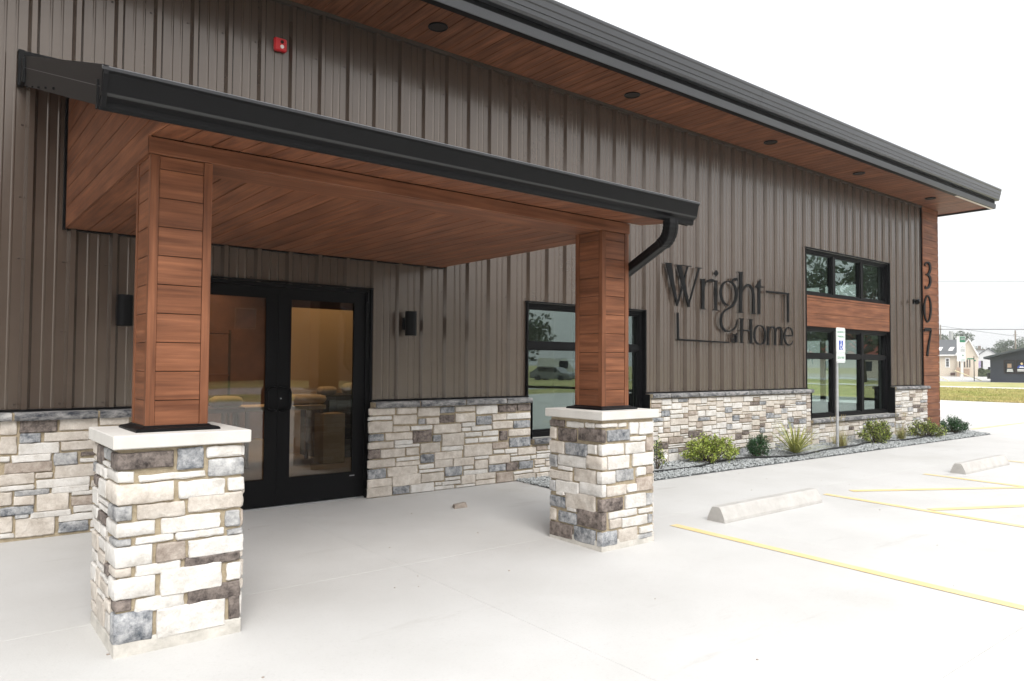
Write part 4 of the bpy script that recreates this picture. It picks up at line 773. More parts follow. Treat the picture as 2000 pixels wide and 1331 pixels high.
# ---------------------------------------------------------------- wall lettering
SIGN = empty('wall_sign', (7.5, -.05, 1.75), 'large black raised letters reading Wright at Home on the brown siding', 'sign')
def ribbon(mb, pts, y0, y1, vert=.5):
    P = [Vector((p[0], p[1])) for p in pts]; W = [p[2] for p in pts]
    # densify (Catmull-Rom)
    Q = []; WW = []; n = len(P); closed = (P[0]-P[-1]).length < 1e-4
    for i in range(n-1):
        p0 = P[i-1] if i else (P[-2] if closed else P[0]*2-P[1]); p3 = P[i+2] if i+2 < n else (P[1] if closed else P[-1]*2-P[-2])
        for k in range(5 if n > 2 else 1):
            t = k/5; a, b = P[i], P[i+1]
            Q.append(.5*((2*a)+(b-p0)*t+(2*p0-5*a+4*b-p3)*t*t+(3*a-p0-3*b+p3)*t**3)); WW.append(W[i]*(1-t)+W[i+1]*t)
    Q.append(P[-1]); WW.append(W[-1]); Lf = []; Rt = []
    for i, q in enumerate(Q):
        d = (Q[min(i+1, len(Q)-1)]-Q[max(i-1, 0)])
        if closed and i in (0, len(Q)-1): d = Q[1]-Q[-2]
        d.normalize(); nn = Vector((-d.y, d.x)); wd = max(.010, WW[i]); Lf.append(q+nn*wd/2); Rt.append(q-nn*wd/2)
    m = len(Q); vs = [(p.x, y, p.y) for y in (y0, y1) for p in Lf+Rt]
    fs = []
    for i in range(m-1):
        fs += [(i, i+1, m+i+1, m+i), (2*m+i, 2*m+m+i, 2*m+m+i+1, 2*m+i+1), (i, 2*m+i, 2*m+i+1, i+1), (m+i, m+i+1, 3*m+i+1, 3*m+i)]
    fs += [(0, m, 3*m, 2*m), (m-1, 3*m-1, 4*m-1, 2*m-1)]
    mb.add(vs, fs)
for nm in ('W', 'r', 'i', 'g', 'h', 't', 'a', 't2', 'H', 'o', 'm', 'e', 'B1', 'B2'):
    mb = MB(); j = 0
    for p in LP.get(nm, []):
        if len(p) == 4 and abs(p[2][1]-p[1][1]) > 1.6*abs(p[1][0]-p[0][0]):
            for a_, b_ in ((0, 1), (3, 2)): p[b_] = [p[b_][0]+(p[a_][0]-p[b_][0])*.12, p[b_][1]]
        mb.prism([tuple(q) for q in p], 'y', -.064-j*.0004, -.050+j*.0004); j += 1
    for p in LS.get(nm, []): ribbon(mb, [(q[0]+q[2]*.0, q[1], q[2]*.78) for q in p], -.063-j*.0004, -.05+j*.0004); j += 1
    mb.build('bracket' if nm[0] == 'B' else 'letter', 'black', SIGN)
NUM = empty('house_number', (14.83, -.08, 1.6), 'black raised street number 307 running down the wood corner board', 'number sign')
for k in '307':
    mb = MB(); j = 0
    for p in DS[k]: ribbon(mb, [(a+.0, b, c) for a, b, c in p], -.066-j*.0004, -.046+j*.0004); j += 1
    mb.build('digit', 'black', NUM)
# reserved parking sign
t = empty('parking_sign', (9.43, -.74, -.02), 'white and blue reserved parking sign on a thin steel post in the gravel', 'sign')
MB().tube([(9.43, -.72, -.05), (9.43, -.72, 2.0)], .024, 10).build('post', 'steel', t, smooth=60)
# plates face -y
def plate(x, z, w_, h_, nm, m, y=-.755, r=.03, par=None):
    pts = []
    for cx, cz, a0 in ((x+w_/2-r, z+h_/2-r, 0), (x-w_/2+r, z+h_/2-r, 90), (x-w_/2+r, z-h_/2+r, 180), (x+w_/2-r, z-h_/2+r, 270)):
        for k in range(4): a = R(a0+k*30); pts.append((cx+r*math.cos(a), cz+r*math.sin(a)))
    return MB().prism(pts, 'y', y-.003, y+.003).build(nm, m, par)
PL = plate(9.50, 1.85, .30, .435, 'sign_plate', 'signwhite', par=t)
PL2 = plate(9.50, 1.555, .30, .165, 'fine_plate', 'signwhite', par=t)
bx('blue_panel', 'signblue', PL, 9.43, 9.57, -.7615, -.7585, 1.69, 1.85)
wc = MB()
disc(wc, (9.495, 1.832), .011, -.766, -.762); 
for p in ([(9.495, 1.818, .014), (9.497, 1.765, .014)], [(9.497, 1.790, .010), (9.525, 1.790, .010)], [(9.497, 1.765, .012), (9.527, 1.763, .012), (9.540, 1.725, .012), (9.553, 1.73, .012)], [(9.482, 1.785, .009), (9.462, 1.755, .009), (9.468, 1.72, .009), (9.498, 1.702, .009), (9.525, 1.715, .009), (9.532, 1.742, .009)]): ribbon(wc, p, -.766, -.762)
wc.build('wheelchair_symbol', 'signwhite', PL)
def text(s, x, z, size, m, par, name, y, sx=1, yaw=0, loc=None, ext=.001):
    cu = bpy.data.curves.new(name, 'FONT'); cu.body = s; cu.size = size; cu.align_x = 'CENTER'; cu.align_y = 'CENTER'; cu.extrude = ext; cu.resolution_u = 2
    ob = bpy.data.objects.new('tmp', cu); COL.objects.link(ob); dg = bpy.context.evaluated_depsgraph_get(); me = bpy.data.meshes.new_from_object(ob.evaluated_get(dg)); bpy.data.objects.remove(ob)
    me.transform(Matrix.Rotation(R(90), 4, 'X')); me.transform(Matrix.Scale(sx, 4, (1, 0, 0)))
    if yaw: me.transform(Matrix.Rotation(yaw, 4, 'Z'))
    me.materials.clear(); me.materials.append(MT[m]); o = bpy.data.objects.new(name, me); place(o, loc or (x, y, z), par); return o
text('RESERVED', 9.50, 1.99, .058, 'signgreen', PL, 'lettering', -.7595, .85); text('PARKING', 9.50, 1.915, .058, 'signgreen', PL, 'lettering', -.7595, .9)
text('$250 FINE', 9.50, 1.555, .062, 'signgreen', PL2, 'lettering', -.7595, .85)
def border(x, z, w_, h_, par):
    mb = MB(); q = .005
    mb.box(x-w_/2, x+w_/2, -.7605, -.7585, z+h_/2-q, z+h_/2); mb.box(x-w_/2, x+w_/2, -.7605, -.7585, z-h_/2, z-h_/2+q); mb.box(x-w_/2, x-w_/2+q, -.7605, -.7585, z-h_/2+q, z+h_/2-q); mb.box(x+w_/2-q, x+w_/2, -.7605, -.7585, z-h_/2+q, z+h_/2-q); mb.build('border', 'signgreen', par)
border(9.50, 1.85, .27, .405, PL); border(9.50, 1.555, .27, .135, PL2)

# ---------------------------------------------------------------- plants
def leafquad(mb, c, d, up, L_, W_, mi=0):
    s = d.cross(up).normalized()*W_/2; a = c; b_ = c+d*L_*.5; e = c+d*L_
    mb.add([a, b_+s, e, b_-s], [(0, 1, 2, 3)], mi)
def rvec(r): 
    while True:
        v = Vector((r.uniform(-1, 1), r.uniform(-1, 1), r.uniform(-1, 1)))
        if .05 < v.length < 1: return v.normalized()
def shrub(name, x, y, w_, h_, n, m, leafL, label, seed, cat='shrub', branch=26, dens=1, mats=None, flower=False):
    r = random.Random(seed); zb = gz(y); t = empty(name, (x, y, zb), label, cat, None)
    st = MB(); tips = []
    for i in range(branch):
        a = r.random()*6.283; el = r.uniform(.15, 1.35); k = r.uniform(.6, 1.0)
        tip = Vector((x+math.cos(a)*math.cos(el)*w_/2*k*1.02, y+math.sin(a)*math.cos(el)*w_/2*k*.85, zb+h_*(.22+.78*math.sin(el)*k)))
        mid = Vector((x, y, zb)).lerp(tip, .5)+Vector((r.uniform(-.03, .03), r.uniform(-.03, .03), -.02))
        st.tube([(x+r.uniform(-.03, .03), y+r.uniform(-.03, .03), zb), mid, tip], [.006, .004, .002], 4); tips.append((mid, tip))
    st.build('stems', 'stemm', t)
    fo = MB()
    for i in range(n):
        mid, tip = r.choice(tips); f = r.random()**.6; p = mid.lerp(tip, f)+rvec(r)*r.uniform(0, .055*dens+.012)
        if p.z < zb+.02: p.z = zb+.02+r.random()*.03
        d = (rvec(r)+(p-Vector((x, y, zb+h_*.3))).normalized()*.9).normalized(); leafquad(fo, p, d, rvec(r), leafL*r.uniform(.7, 1.25), leafL*r.uniform(.4, .6), r.randrange(len(mats)) if mats else 0)
    fo.build('foliage', mats or m, t)
    if flower:
        fl_ = MB()
        for i in range(5): a = i*1.257; leafquad(fl_, Vector((x+.08, y-.06, zb+.20)), Vector((math.cos(a), -.5, math.sin(a))).normalized(), Vector((0, 1, 0)), .045, .035)
        fl_.build('flower', 'petal', t)
    return t
shrub('flowering_shrub', 5.02, -.52, .34, .46, 420, 'plant1', .034, 'thin leggy shrub with one white flower beside the farther pillar', 1, branch=10, mats=['plant1', 'plant4', 'plant2'], flower=True)
shrub('lime_shrub', 6.22, -.50, .98, .42, 5200, 'plant1', .036, 'wide lime green shrub, widest in the gravel bed, near the farther pillar', 2, branch=46, mats=['plant1', 'plant1', 'plant1', 'plant4'])
shrub('boxwood', 7.27, -.60, .42, .42, 3400, 'plant2', .026, 'small dark green boxwood between the lime shrub and the striped yucca', 3, branch=40, mats=['plant2'])
shrub('spreading_shrub', 11.02, -.60, .90, .44, 3200, 'plant4', .038, 'bushy olive green shrub under the big window, right of the sign post', 4, branch=40, mats=['plant3', 'plant4', 'plant1'])
shrub('bronze_shrub', 13.1, -.64, .95, .37, 3000, 'plant4', .036, 'rounded yellow green shrub with bronze leaves at the foot of the corner board', 5, branch=40, mats=['plant4', 'plant3', 'plant1'])
shrub('boxwood', 14.6, -.60, .78, .36, 3600, 'plant2', .030, 'dark green boxwood at the far corner of the gravel bed', 6, branch=44, mats=['plant2'])
shrub('corner_shrub', 15.9, 1.6, .7, .75, 1500, 'plant3', .05, 'pale shrub just showing behind the wood corner of the building', 7, branch=24, mats=['plant3', 'plant1'])
def blade(mb, base, az, el, L_, W_, droop, n=5, mi=0):
    d = Vector((math.cos(az)*math.cos(el), math.sin(az)*math.cos(el), math.sin(el))); s = Vector((-math.sin(az), math.cos(az), 0)); p = Vector(base); V = []
    for i in range(n+1):
        wd = W_*(1-(i/n)**2)*(.55+.45*min(1, i*2/n)) if i < n else .0005; V += [p+s*wd/2, p-s*wd/2]; p = p+d*L_/n; d = (d+Vector((0, 0, -droop/n))).normalized()
    mb.add(V, [(2*i, 2*i+1, 2*i+3, 2*i+2) for i in range(n)], mi)
yc_ = empty('yucca', (8.15, -.69, gz(-.7)), 'spiky yucca with yellow striped blades in front of the stone wall', 'yucca'); r = random.Random(9)
for i in range(95):
    mb = MB(); az = r.random()*6.283; el = r.uniform(.25, 1.45); blade(mb, (8.15+.03*math.cos(az), -.69+.03*math.sin(az), gz(-.7)+.04), az, el, r.uniform(.50, .72)*(1 if el < 1.1 else .72), r.uniform(.020, .032), .35 if r.random() < .8 else 1.3)
    mb.build('leaf', 'yucca', yc_)
def tuft(x, y, h_, n, label, seed, spread=.5):
    r = random.Random(seed); zb = gz(y); t = empty('ornamental_grass', (x, y, zb), label, 'grass clump', 'dry ornamental grass clumps in the gravel bed'); mb = MB()
    for i in range(n): blade(mb, (x+r.uniform(-.06, .06), y+r.uniform(-.06, .06), zb), r.random()*6.283, r.uniform(1.57-spread*1.6, 1.55), r.uniform(.5, 1.1)*h_, .005, r.uniform(.3, 1.2), 4, r.randrange(2))
    mb.build('blades', ['straw', 'yucca'], t); s = MB()
    for i in range(6):
        a = r.random()*6.28; p = Vector((x, y, zb)); q = p+Vector((math.cos(a)*.12, math.sin(a)*.08, h_*1.55)); s.tube([p, p.lerp(q, .5)+Vector((0, 0, .03)), q], .0016, 3); s.tube([q, q+Vector((math.cos(a)*.03, 0, .06))], [.007, .002], 5)
    s.build('seed_heads', 'straw', t)
tuft(9.68, -.66, .34, 260, 'straw coloured grass clump directly beside the parking sign post', 11); tuft(12.15, -.58, .30, 240, 'straw coloured grass clump between the two bushy shrubs under the window', 12)
tuft(10.1, -.35, .30, 90, 'sparse dry grass clump against the wall just behind the parking sign', 13)
# ---------------------------------------------------------------- inside the lobby and showroom (seen through glass)
bx('display_wall', 'tan', None, 1.72, 3.9, 4.0, 4.18, .012, 2.27, label='tan display wall standing inside the lobby behind the right hand door', cat='display wall')
ct = empty('counter', (2.7, 3.4, .012), 'black shop counter inside, seen through the right hand door', 'counter')
bx('counter_top', 'counter', ct, 1.75, 3.7, 3.0, 3.9, .89, .935, b=.005); bx('cabinet', 'counter', ct, 1.85, 3.6, 3.08, 3.85, .012, .89)
for i in range(4): bx('drawer', 'darkglass', ct, 1.95, 3.5, 3.055, 3.078, .12+i*.19, .29+i*.19)
def cushion(x, y, z, a, b_, c, label, m='cloth', rot=0):
    mb = MB(); n = 10; V = []
    for j in range(7):
        ph = -math.pi/2+math.pi*j/6
        for i in range(n*2):
            th = math.pi*i/n; cx = math.copysign(abs(math.cos(th))**.6, math.cos(th)); sy = math.copysign(abs(math.sin(th))**.6, math.sin(th)); cp = abs(math.cos(ph))**.5
            V.append((x+a*cx*cp, y+b_*sy*cp, z+c+c*math.copysign(abs(math.sin(ph))**.8, ph)+.01*math.sin(i*2.1)))
    m_ = n*2
    mb.add(V, [(j*m_+i, j*m_+(i+1) % m_, (j+1)*m_+(i+1) % m_, (j+1)*m_+i) for j in range(6) for i in range(m_)]); mb.build('cushion', m, None, smooth=True, label=label, cat='cushion', group='beige cushions and cloths on display inside')
cushion(2.45, 3.3, .935, .17, .12, .085, 'round ended beige bolster on the counter inside the right hand door')
cushion(2.02, 3.3, .935, .14, .12, .06, 'low crumpled beige cushion at the left end of the counter inside')
cushion(1.55, 3.0, .82, .3, .2, .07, 'flat beige cushion on the low table inside, left of the counter')
lt = empty('low_table', (1.2, 3.0, .012), 'low tan display table left of the counter inside the doors', 'table')
bx('table_top', 'cloth', lt, .6, 1.74, 2.7, 3.3, .76, .82, b=.004)
for sx_ in (.65, 1.69):
    for sy_ in (2.75, 3.25): bx('leg', 'darkwood', lt, sx_-.02, sx_+.02, sy_-.02, sy_+.02, .012, .76)
bx('display_box', 'tan', None, 1.66, 1.98, 2.6, 2.9, .012, .70, label='plain tan box on the lobby floor in front of the counter', cat='box')
cushion(-.10, 2.9, .82, .26, .2, .08, 'puffed beige cushion on the long table inside the left hand door')
cushion(.42, 2.9, .82, .2, .2, .07, 'beige cushion at the right end of the long table inside the left hand door')
ta = empty('long_table', (0, 3.0, .012), 'dark long table inside the left hand door', 'table')
bx('table_top', 'darkwood', ta, -.9, .57, 2.6, 3.3, .76, .82, b=.004)
for sx_ in (-.85, .5):
    for sy_ in (2.65, 3.25): bx('leg', 'darkwood', ta, sx_-.02, sx_+.02, sy_-.02, sy_+.02, .012, .76)
sh = empty('shelf_unit', (-.3, 4.6, .012), 'dark framed shelf unit inside the left hand door', 'shelf')
for z in (.45, 1.2, 1.85): bx('shelf', 'darkwood', sh, -1.6, .95, 4.4, 4.8, z, z+.03)
for x in (-1.6, -.25, .93): bx('upright', 'gap', sh, x, x+.03, 4.4, 4.43, .012, 1.9)
bx('rear_panel', 'tan', sh, -1.57, -.28, 4.78, 4.8, .012, 1.85)
vs_ = empty('potted_plant', (-.02, 4.5, 1.231), 'dark leafy plant in a terracotta pot on the shelf inside', 'plant')
MB().lathe((-.02, 4.55, 1.231), [(.06, 0), (.10, .14), (.11, .16), (.08, .155)], 14).build('pot', 'terracotta', vs_, smooth=40)
mb = MB(); r = random.Random(5)
for i in range(40): blade(mb, (-.02, 4.55, 1.38), r.random()*6.28, r.uniform(.9, 1.5), r.uniform(.2, .38), .02, .4)
mb.build('foliage', 'plant2', vs_)
lp = empty('table_lamp', (-.28, 3.9, .82), 'small lit brass lamp inside the left hand door', 'lamp')
MB().lathe((-.28, 3.2, .82), [(.07, 0), (.07, .02), (.012, .03), (.012, .42), (.02, .43)], 12).build('stand', 'brass', lp, smooth=40)
MB().lathe((-.28, 3.2, 1.25), [(.02, 0), (.1, .02), (.05, .1), (.02, .12)], 14).build('shade', 'gap', lp, smooth=40)
MB().lathe((-.28, 3.2, 1.225), [(.001, 0), (.022, .012), (.001, .028)], 8).build('bulb', 'bulb', lp)
bk_ = empty('brick_backdrop', (0, 6, .012), 'dark brick clad wall at the back of the lobby', 'wall')
bx('base', 'brick', bk_, -3, 5.9, 6.4, 6.6, .012, 3.88)
for i, (x, y, nm) in enumerate(((2.2, 3.0, 'ceiling spot shining on the tan display wall inside'), (.0, 3.4, 'ceiling spot over the shelf inside the left hand door'), (.9, 5.2, 'ceiling spot added to brighten the dark brick wall at the back of the lobby'))):  # third spot is an added lamp to brighten the brick wall
    t = empty('ceiling_spot', (x, y, 3.9), nm, 'ceiling light', 'lit ceiling spots in the lobby')
    MB().lathe((x, y, 3.86), [(.06, 0), (.06, .04), (.001, .04)], 14).build('housing', 'black', t)
    MB().lathe((x, y, 3.858), [(.001, 0), (.05, .001), (.001, .002)], 14).build('bulb', 'bulb', t)
    ld = bpy.data.lights.new('spot_light', 'SPOT'); ld.energy = (85, 240, 200)[i]; ld.color = (1, .68, .38); ld.spot_size = R(95); ld.spot_blend = .9; ld.shadow_soft_size = .12
    lo = bpy.data.objects.new('spot_light', ld); COL.objects.link(lo); lo.location = (x, y, 3.84); lo.rotation_euler = (R(18), 0, 0)
pn = empty('floor_stand', (6.45, 3.5, .012), 'tall bronze rounded panel on a thin stand inside the smaller window', 'stand')
pp = []
for cx, cz, a0 in ((6.55, 2.28, 0), (6.25, 2.28, 90), (6.25, 1.72, 180), (6.55, 1.72, 270)):
    for k in range(4): a = R(a0+k*30); pp.append((cx+.06*math.cos(a), cz+.06*math.sin(a)))
MB().prism(pp, 'y', 3.49, 3.51).build('panel', 'bronze', pn); MB().tube([(6.43, 3.52, .012), (6.43, 3.52, 1.8)], .015, 8).build('pole', 'gap', pn); MB().lathe((6.43, 3.52, .012), [(.15, 0), (.15, .015), (.02, .02)], 16).build('foot', 'gap', pn)

# ---------------------------------------------------------------- far buildings (seen past the corner)
FH = Vector((math.sin(YAW), math.cos(YAW), 0))
class LB(MB):
    def __init__(s, o): super().__init__(); s.o = Vector(o)
    def build(s, *a, **k):
        r_ = s.o-CAM; r_.z = 0; r_ = Matrix.Rotation(R(-3), 3, 'Z') @ r_.normalized(); u_ = Vector((r_.y, -r_.x, 0))      # square to the line of sight
        s.v = [tuple(s.o+u_*p[0]*.87+r_*p[1]+Vector((0, 0, p[2]))) for p in s.v]; return super().build(*a, **k)
# cream house
O = (132.0, 45.1, .0); Hs = empty('cream_house', O, 'cream house with dark shingle roof, skylights and a tall gable, behind the sign', 'house')
W0 = -7.0
b_ = LB(O); b_.box(W0, 3.05, 0, 7, -.3, 3.45); b_.build('wall', 'siding_cream', Hs)
b_ = LB(O); b_.prism([(-.45, 3.45), (-.45, 3.6), (3.5, 6.25), (7.5, 3.6), (7.5, 3.45)], 'x', W0-.3, 3.2); b_.build('roof', 'roofgrey', Hs)
b_ = LB(O); b_.box(W0-.3, 3.2, -.55, -.45, 3.42, 3.62); b_.build('eave_trim', 'trim', Hs)
for u in (-.45, 1.5):
    b_ = LB(O); b_.add([(u, .65, 4.36), (u+.75, .65, 4.36), (u+1.05, 1.5, 4.93), (u+.35, 1.5, 4.93)], [(0, 1, 2, 3)]); b_.add([(u-.04, .62, 4.3), (u+.79, .62, 4.3), (u+.79, .65, 4.36), (u-.04, .65, 4.36)], [(0, 1, 2, 3)]); b_.build('skylight', 'trim', Hs)
gx0, gx1, gp_ = 3.05, 6.45, 4.96
b_ = LB(O); b_.prism([(gx0, -.3), (gx1-.1, -.3), (gx1-.1, 3.4), (gp_, 6.05), (gx0, 3.45)], 'y', -.5, 7); b_.build('gable_wall', 'siding_cream', Hs)
b_ = LB(O); b_.prism([(gp_, 6.28), (gx1+.15, 3.35), (gx1-.02, 3.25), (gp_, 6.06)], 'y', -.8, 7.3); b_.prism([(gp_, 6.28), (gp_, 6.06), (gx0-.2, 3.5), (gx0-.3, 3.7)], 'y', -.8, 7.3); b_.build('gable_roof', 'trim', Hs)
b_ = LB(O); b_.box(1.0, 1.8, -.06, 0, 1.45, 3.1); f_ = b_.build('window', 'trim', Hs)
for i in range(3):
    for j in range(2):
        b_ = LB(O); b_.box(1.19+j*.22, 1.38+j*.22, -.08, -.06, 1.62+i*.44, 2.02+i*.44); b_.build('pane', 'darkglass', f_)
for u in (3.35, 3.75, 4.15, 4.6, 5.0):
    b_ = LB(O); b_.box(u, u+.16, -.56, -.5, 1.5, 2.5 if u < 4.5 else 2.8); b_.build('window', 'darkglass', Hs)
b_ = LB(O); b_.box(1.85, 2.6, -.05, 0, .15, .6); b_.build('vent', 'darkwood', Hs)
b_ = LB(O); b_.box(2.95, 3.45, -2.6, -.55, -.2, 1.5); b_.box(4.15, 5.05, -2.6, -.55, -.2, 1.25); b_.build('brick_planter', 'brickA', Hs)
b_ = LB(O)
for i in range(4): b_.box(3.5, 4.1, -2.6+i*.45, -.55, -.2, .2+i*.25)
b_.build('steps', 'walk', Hs)
# pale garage
O = (147.9, 45.0, 0); Gs = empty('pale_garage', O, 'pale grey gabled garage with a purple mural, left of the navy building', 'garage')
s_ = 135/1441.7/12.1
b_ = LB(O); b_.prism([(0, -.2), (4.3, -.2), (4.3, 3.4), (2.15, 4.9), (0, 3.5)], 'y', 0, 8); b_.build('wall', 'gar', Gs)
b_ = LB(O); b_.prism([(2.15, 5.02), (2.15, 4.91), (-.15, 3.42), (-.2, 3.5)], 'y', -.2, 8); b_.prism([(2.15, 5.02), (4.45, 3.42), (4.4, 3.34), (2.15, 4.91)], 'y', -.2, 8); b_.build('roof', 'navyroof', Gs)
b_ = LB(O); b_.prism([(-3.0, 4.95), (2.0, 4.95), (0, 3.55), (-3.0, 3.55)], 'y', 8.2, 8.4); b_.box(-3, .1, .2, 8, 3.0, 3.5); b_.build('rear_roof', 'garroof', Gs)
b_ = LB(O); b_.box(-.1, .45, 8.0, 8.2, 4.9, 5.65); b_.box(-.9, 1.2, 7.9, 8.2, 4.9, 5.05); b_.build('chimney', 'post_wood', Gs)
mural = mat('mural', (.52, .50, .58), .8, (.30, .22, .42), 3); MT['mural'] = mural
b_ = LB(O); b_.box(.15, .85, -.05, 0, 0, 2.7); b_.build('painted_door', 'mural', Gs)
b_ = LB(O); b_.box(.86, 1.2, -.04, 0, 0, 2.72); b_.build('dark_opening', 'gap', Gs)
b_ = LB(O); b_.box(-.45, -.15, -.05, 0, 0, 3.3); b_.build('downspout', 'darkglass', Gs)
# navy building
O = (82.15, 21.0, 0); Ns = empty('navy_building', O, 'low navy blue building with a shallow roof and poster windows', 'building')
s_ = 75/1441.7/12.1; Wn = 9.5
tk = .245
b_ = LB(O); b_.prism([(0, -.1), (Wn, -.1), (Wn, 2.42+.0), (Wn-3.9, 2.42+tk*(Wn/2)), (3.9, 2.42+tk*4.2), (0, 2.42)], 'y', 0, 10); b_.build('wall', 'navy', Ns)
for i in range(9):
    b_ = LB(O); b_.box(.01, Wn-.01, -.018, -.001, .12+i*.27, .12+i*.27+.255); b_.build('siding_board', 'navy', Ns)
b_ = LB(O); b_.prism([(-.62, 2.32), (-.62, 2.52), (Wn/2, 2.52+tk*(Wn/2+.62)), (Wn/2, 2.32+tk*(Wn/2+.62))], 'y', -.7, 10.3); b_.prism([(Wn+.62, 2.32), (Wn/2, 2.32+tk*(Wn/2+.62)), (Wn/2, 2.52+tk*(Wn/2+.62)), (Wn+.62, 2.52)], 'y', -.7, 10.3); b_.build('roof', 'navyroof', Ns)
for u in (1.36, 2.52):
    b_ = LB(O); b_.box(u-.05, u+1.05, -.06, -.02, .85, 2.2); f_ = b_.build('window', 'gap', Ns)
    b_ = LB(O); b_.box(u+.08, u+.92, -.07, -.06, .95, 2.08); b_.build('pane', 'darkglass', f_)
    if u < 2:
        b_ = LB(O)
        for i in range(3): b_.box(u+.25+i*.02, u+.85-i*.02, -.078, -.071, 1.06+i*.1, 1.12+i*.1)
        b_.build('poster_lettering', 'signwhite', f_)
        b_ = LB(O); b_.box(u+.3, u+.7, -.078, -.071, 1.45, 1.85); b_.build('poster_picture', 'brickA', f_)
    else:
        b_ = LB(O); q = [(u+.5+.42*math.cos(R(a)), 1.42+.30*math.sin(R(a))) for a in range(0, 181, 15)]; b_.prism(q, 'y', -.076, -.071); b_.build('blue_arch', 'signblue', f_)
        b_ = LB(O); q = [(u+.52+.12*math.cos(R(a)), 1.85+.12*math.sin(R(a))) for a in range(0, 360, 30)]; b_.prism(q, 'y', -.076, -.071); b_.build('yellow_disc', 'yellow', f_)
        b_ = LB(O)
        for i in range(2): b_.box(u+.1, u+.9, -.078, -.071, 1.1+i*.13, 1.18+i*.13)
        b_.prism([(u+.25, 1.45), (u+.78, 1.45), (u+.6, 1.6), (u+.5, 1.55), (u+.4, 1.62)], 'y', -.082, -.077); b_.build('poster_lettering', 'signwhite', f_)
b_ = LB(O); b_.box(-.35, -.05, .5, 1.2, .3, .9); b_.box(-.25, -.05, .3, .8, 1.2, 1.5); b_.build('meter_box', 'darkglass', Ns)
# pole sign
O = (90.9, 26.75, 0); Ps = empty('pole_sign', O, 'tall white roadside sign with a green top panel by the cream house', 'sign')
b_ = LB(O); b_.box(-.12, .12, -.1, .1, -.2, 2.2); b_.build('post', 'trim', Ps)
b_ = LB(O); b_.box(-.56, .40, -.18, .18, 2.15, 5.04); cb = b_.build('cabinet', 'signwhite', Ps)
b_ = LB(O); b_.box(-.22, .39, -.19, -.181, 4.35, 5.0); b_.build('green_panel', 'signgreen', cb)
b_ = LB(O)
for i in range(3): b_.box(-.1+i*.16, .0+i*.16, -.196, -.191, 4.6, 4.9)
for i in range(3):
    b_.box(-.15, .35, -.19, -.181, 3.28+i*.12, 3.34+i*.12)
b_.prism([(-.12, 3.72), (.1, 3.9), (.35, 3.72), (.33, 3.66), (.1, 3.82), (-.1, 3.66)], 'y', -.19, -.181)
b_.build('logo', 'steel', cb)
b_ = LB(O); b_.box(-.1, .33, -.187, -.181, 2.28, 2.34); b_.prism([(.02, 2.75), (.12, 3.0), (.22, 2.75)], 'y', -.187, -.181); b_.build('lettering', 'signgreen', cb)
# street name sign
O = (86.45, 23.97, 0); Ss = empty('street_name_sign', O, 'black street sign post with small green name blades at the far corner', 'sign')
b_ = LB(O); b_.box(-.04, .04, -.04, .04, -.2, 2.66); b_.build('post', 'black', Ss)
b_ = LB(O); b_.box(-.72, -.04, -.015, .015, 2.33, 2.46); b_.build('name_blade', 'signgreen', Ss)
b_ = LB(O); b_.box(.04, .22, -.3, -.27, 2.12, 2.28); b_.build('name_blade', 'signgreen', Ss)
# utility poles and wires
def upole(x, y, h_, label):
    t = empty('utility_pole', (x, y, -.2), label, 'utility pole', 'grey wooden utility poles in the distance')
    MB().tube([(x, y, -.2), (x, y, h_)], [.17, .12], 8).build('pole', 'post_wood', t)
    MB().box(x-.9, x+.9, y-.06, y+.06, h_-.9, h_-.78).build('crossarm', 'post_wood', t)
    return t
upole(158.9, 55.2, 10.1, 'utility pole rising just beside the wood corner of the building'); upole(159.3, 42.2, 8.6, 'utility pole rising behind the navy building')
tr_ = MB().lathe((158.9+1.2, 55.2-1.5, 6.9), [(.36, 0), (.36, 1.9), (.1, 2.0)], 10).build('transformer', 'steel', None, label='pale grey transformer can on the pole beside the building corner', cat='transformer')
def cable(p, q, sag, r, label, m='wire'):
    pts = [Vector(p).lerp(Vector(q), i/12)-Vector((0, 0, sag*4*(i/12)*(1-i/12))) for i in range(13)]
    MB().tube(pts, r, 5).build('overhead_cable', m, None, label=label, cat='cable')
cable((40, 35.6, 4.4), (90, -4.4, 4.7), .0, .022, 'dark overhead cable crossing the sky just above the far roofs')
cable((46, 44, 9.3), (100, 0, 9.9), .0, .012, 'thin faint overhead cable high across the sky right of the building')
cable((158.9, 55.2, 9.9), (175, 25, 4.5), .2, .03, 'faint cable sloping down behind the far roofs')
for a, c, nm in (((84.5, 29.2, 1.6), (86.2, 26.4, -.05), 'pale yellow guy wire guard leaning in the grass, nearer the building corner'), ((88.4, 26.6, 1.1), (90.0, 24.4, -.05), 'pale yellow guy wire guard leaning in the grass, nearer the street sign')):
    MB().tube([a, c], .05, 6).build('guy_wire', 'guy', None, label=nm, cat='guy wire', group='guy wires in the far grass')
def hedge(x, y, w_, h_, seed, label):
    r = random.Random(seed); t = empty('hedge_bush', (x, y, -.2), label, 'bush', 'green bushes beside the cream house'); mb = MB()
    for i in range(500):
        v = rvec(r); p = Vector((x, y, 0))+RT*v.x*w_/2+FH*v.y*w_/3+Vector((0, 0, abs(v.z)*h_)); leafquad(mb, p, rvec(r), rvec(r), .28, .2)
    mb.build('foliage', ['plant3'], t); MB().tube([(x, y, -.2), (x, y, h_*.6)], .06, 5).build('trunk', 'bark', t)
for i, u in enumerate((5.5, 6.4, 7.2)):
    p = Vector((132, 45.1, 0))+RT*u+FH*-2.5; hedge(p.x, p.y, 1.2, 1.3-.2*i, 40+i, ('round green bush against the gable of the cream house', 'middle green bush between the cream house and the street sign', 'low green bush in front of the pale garage')[i])
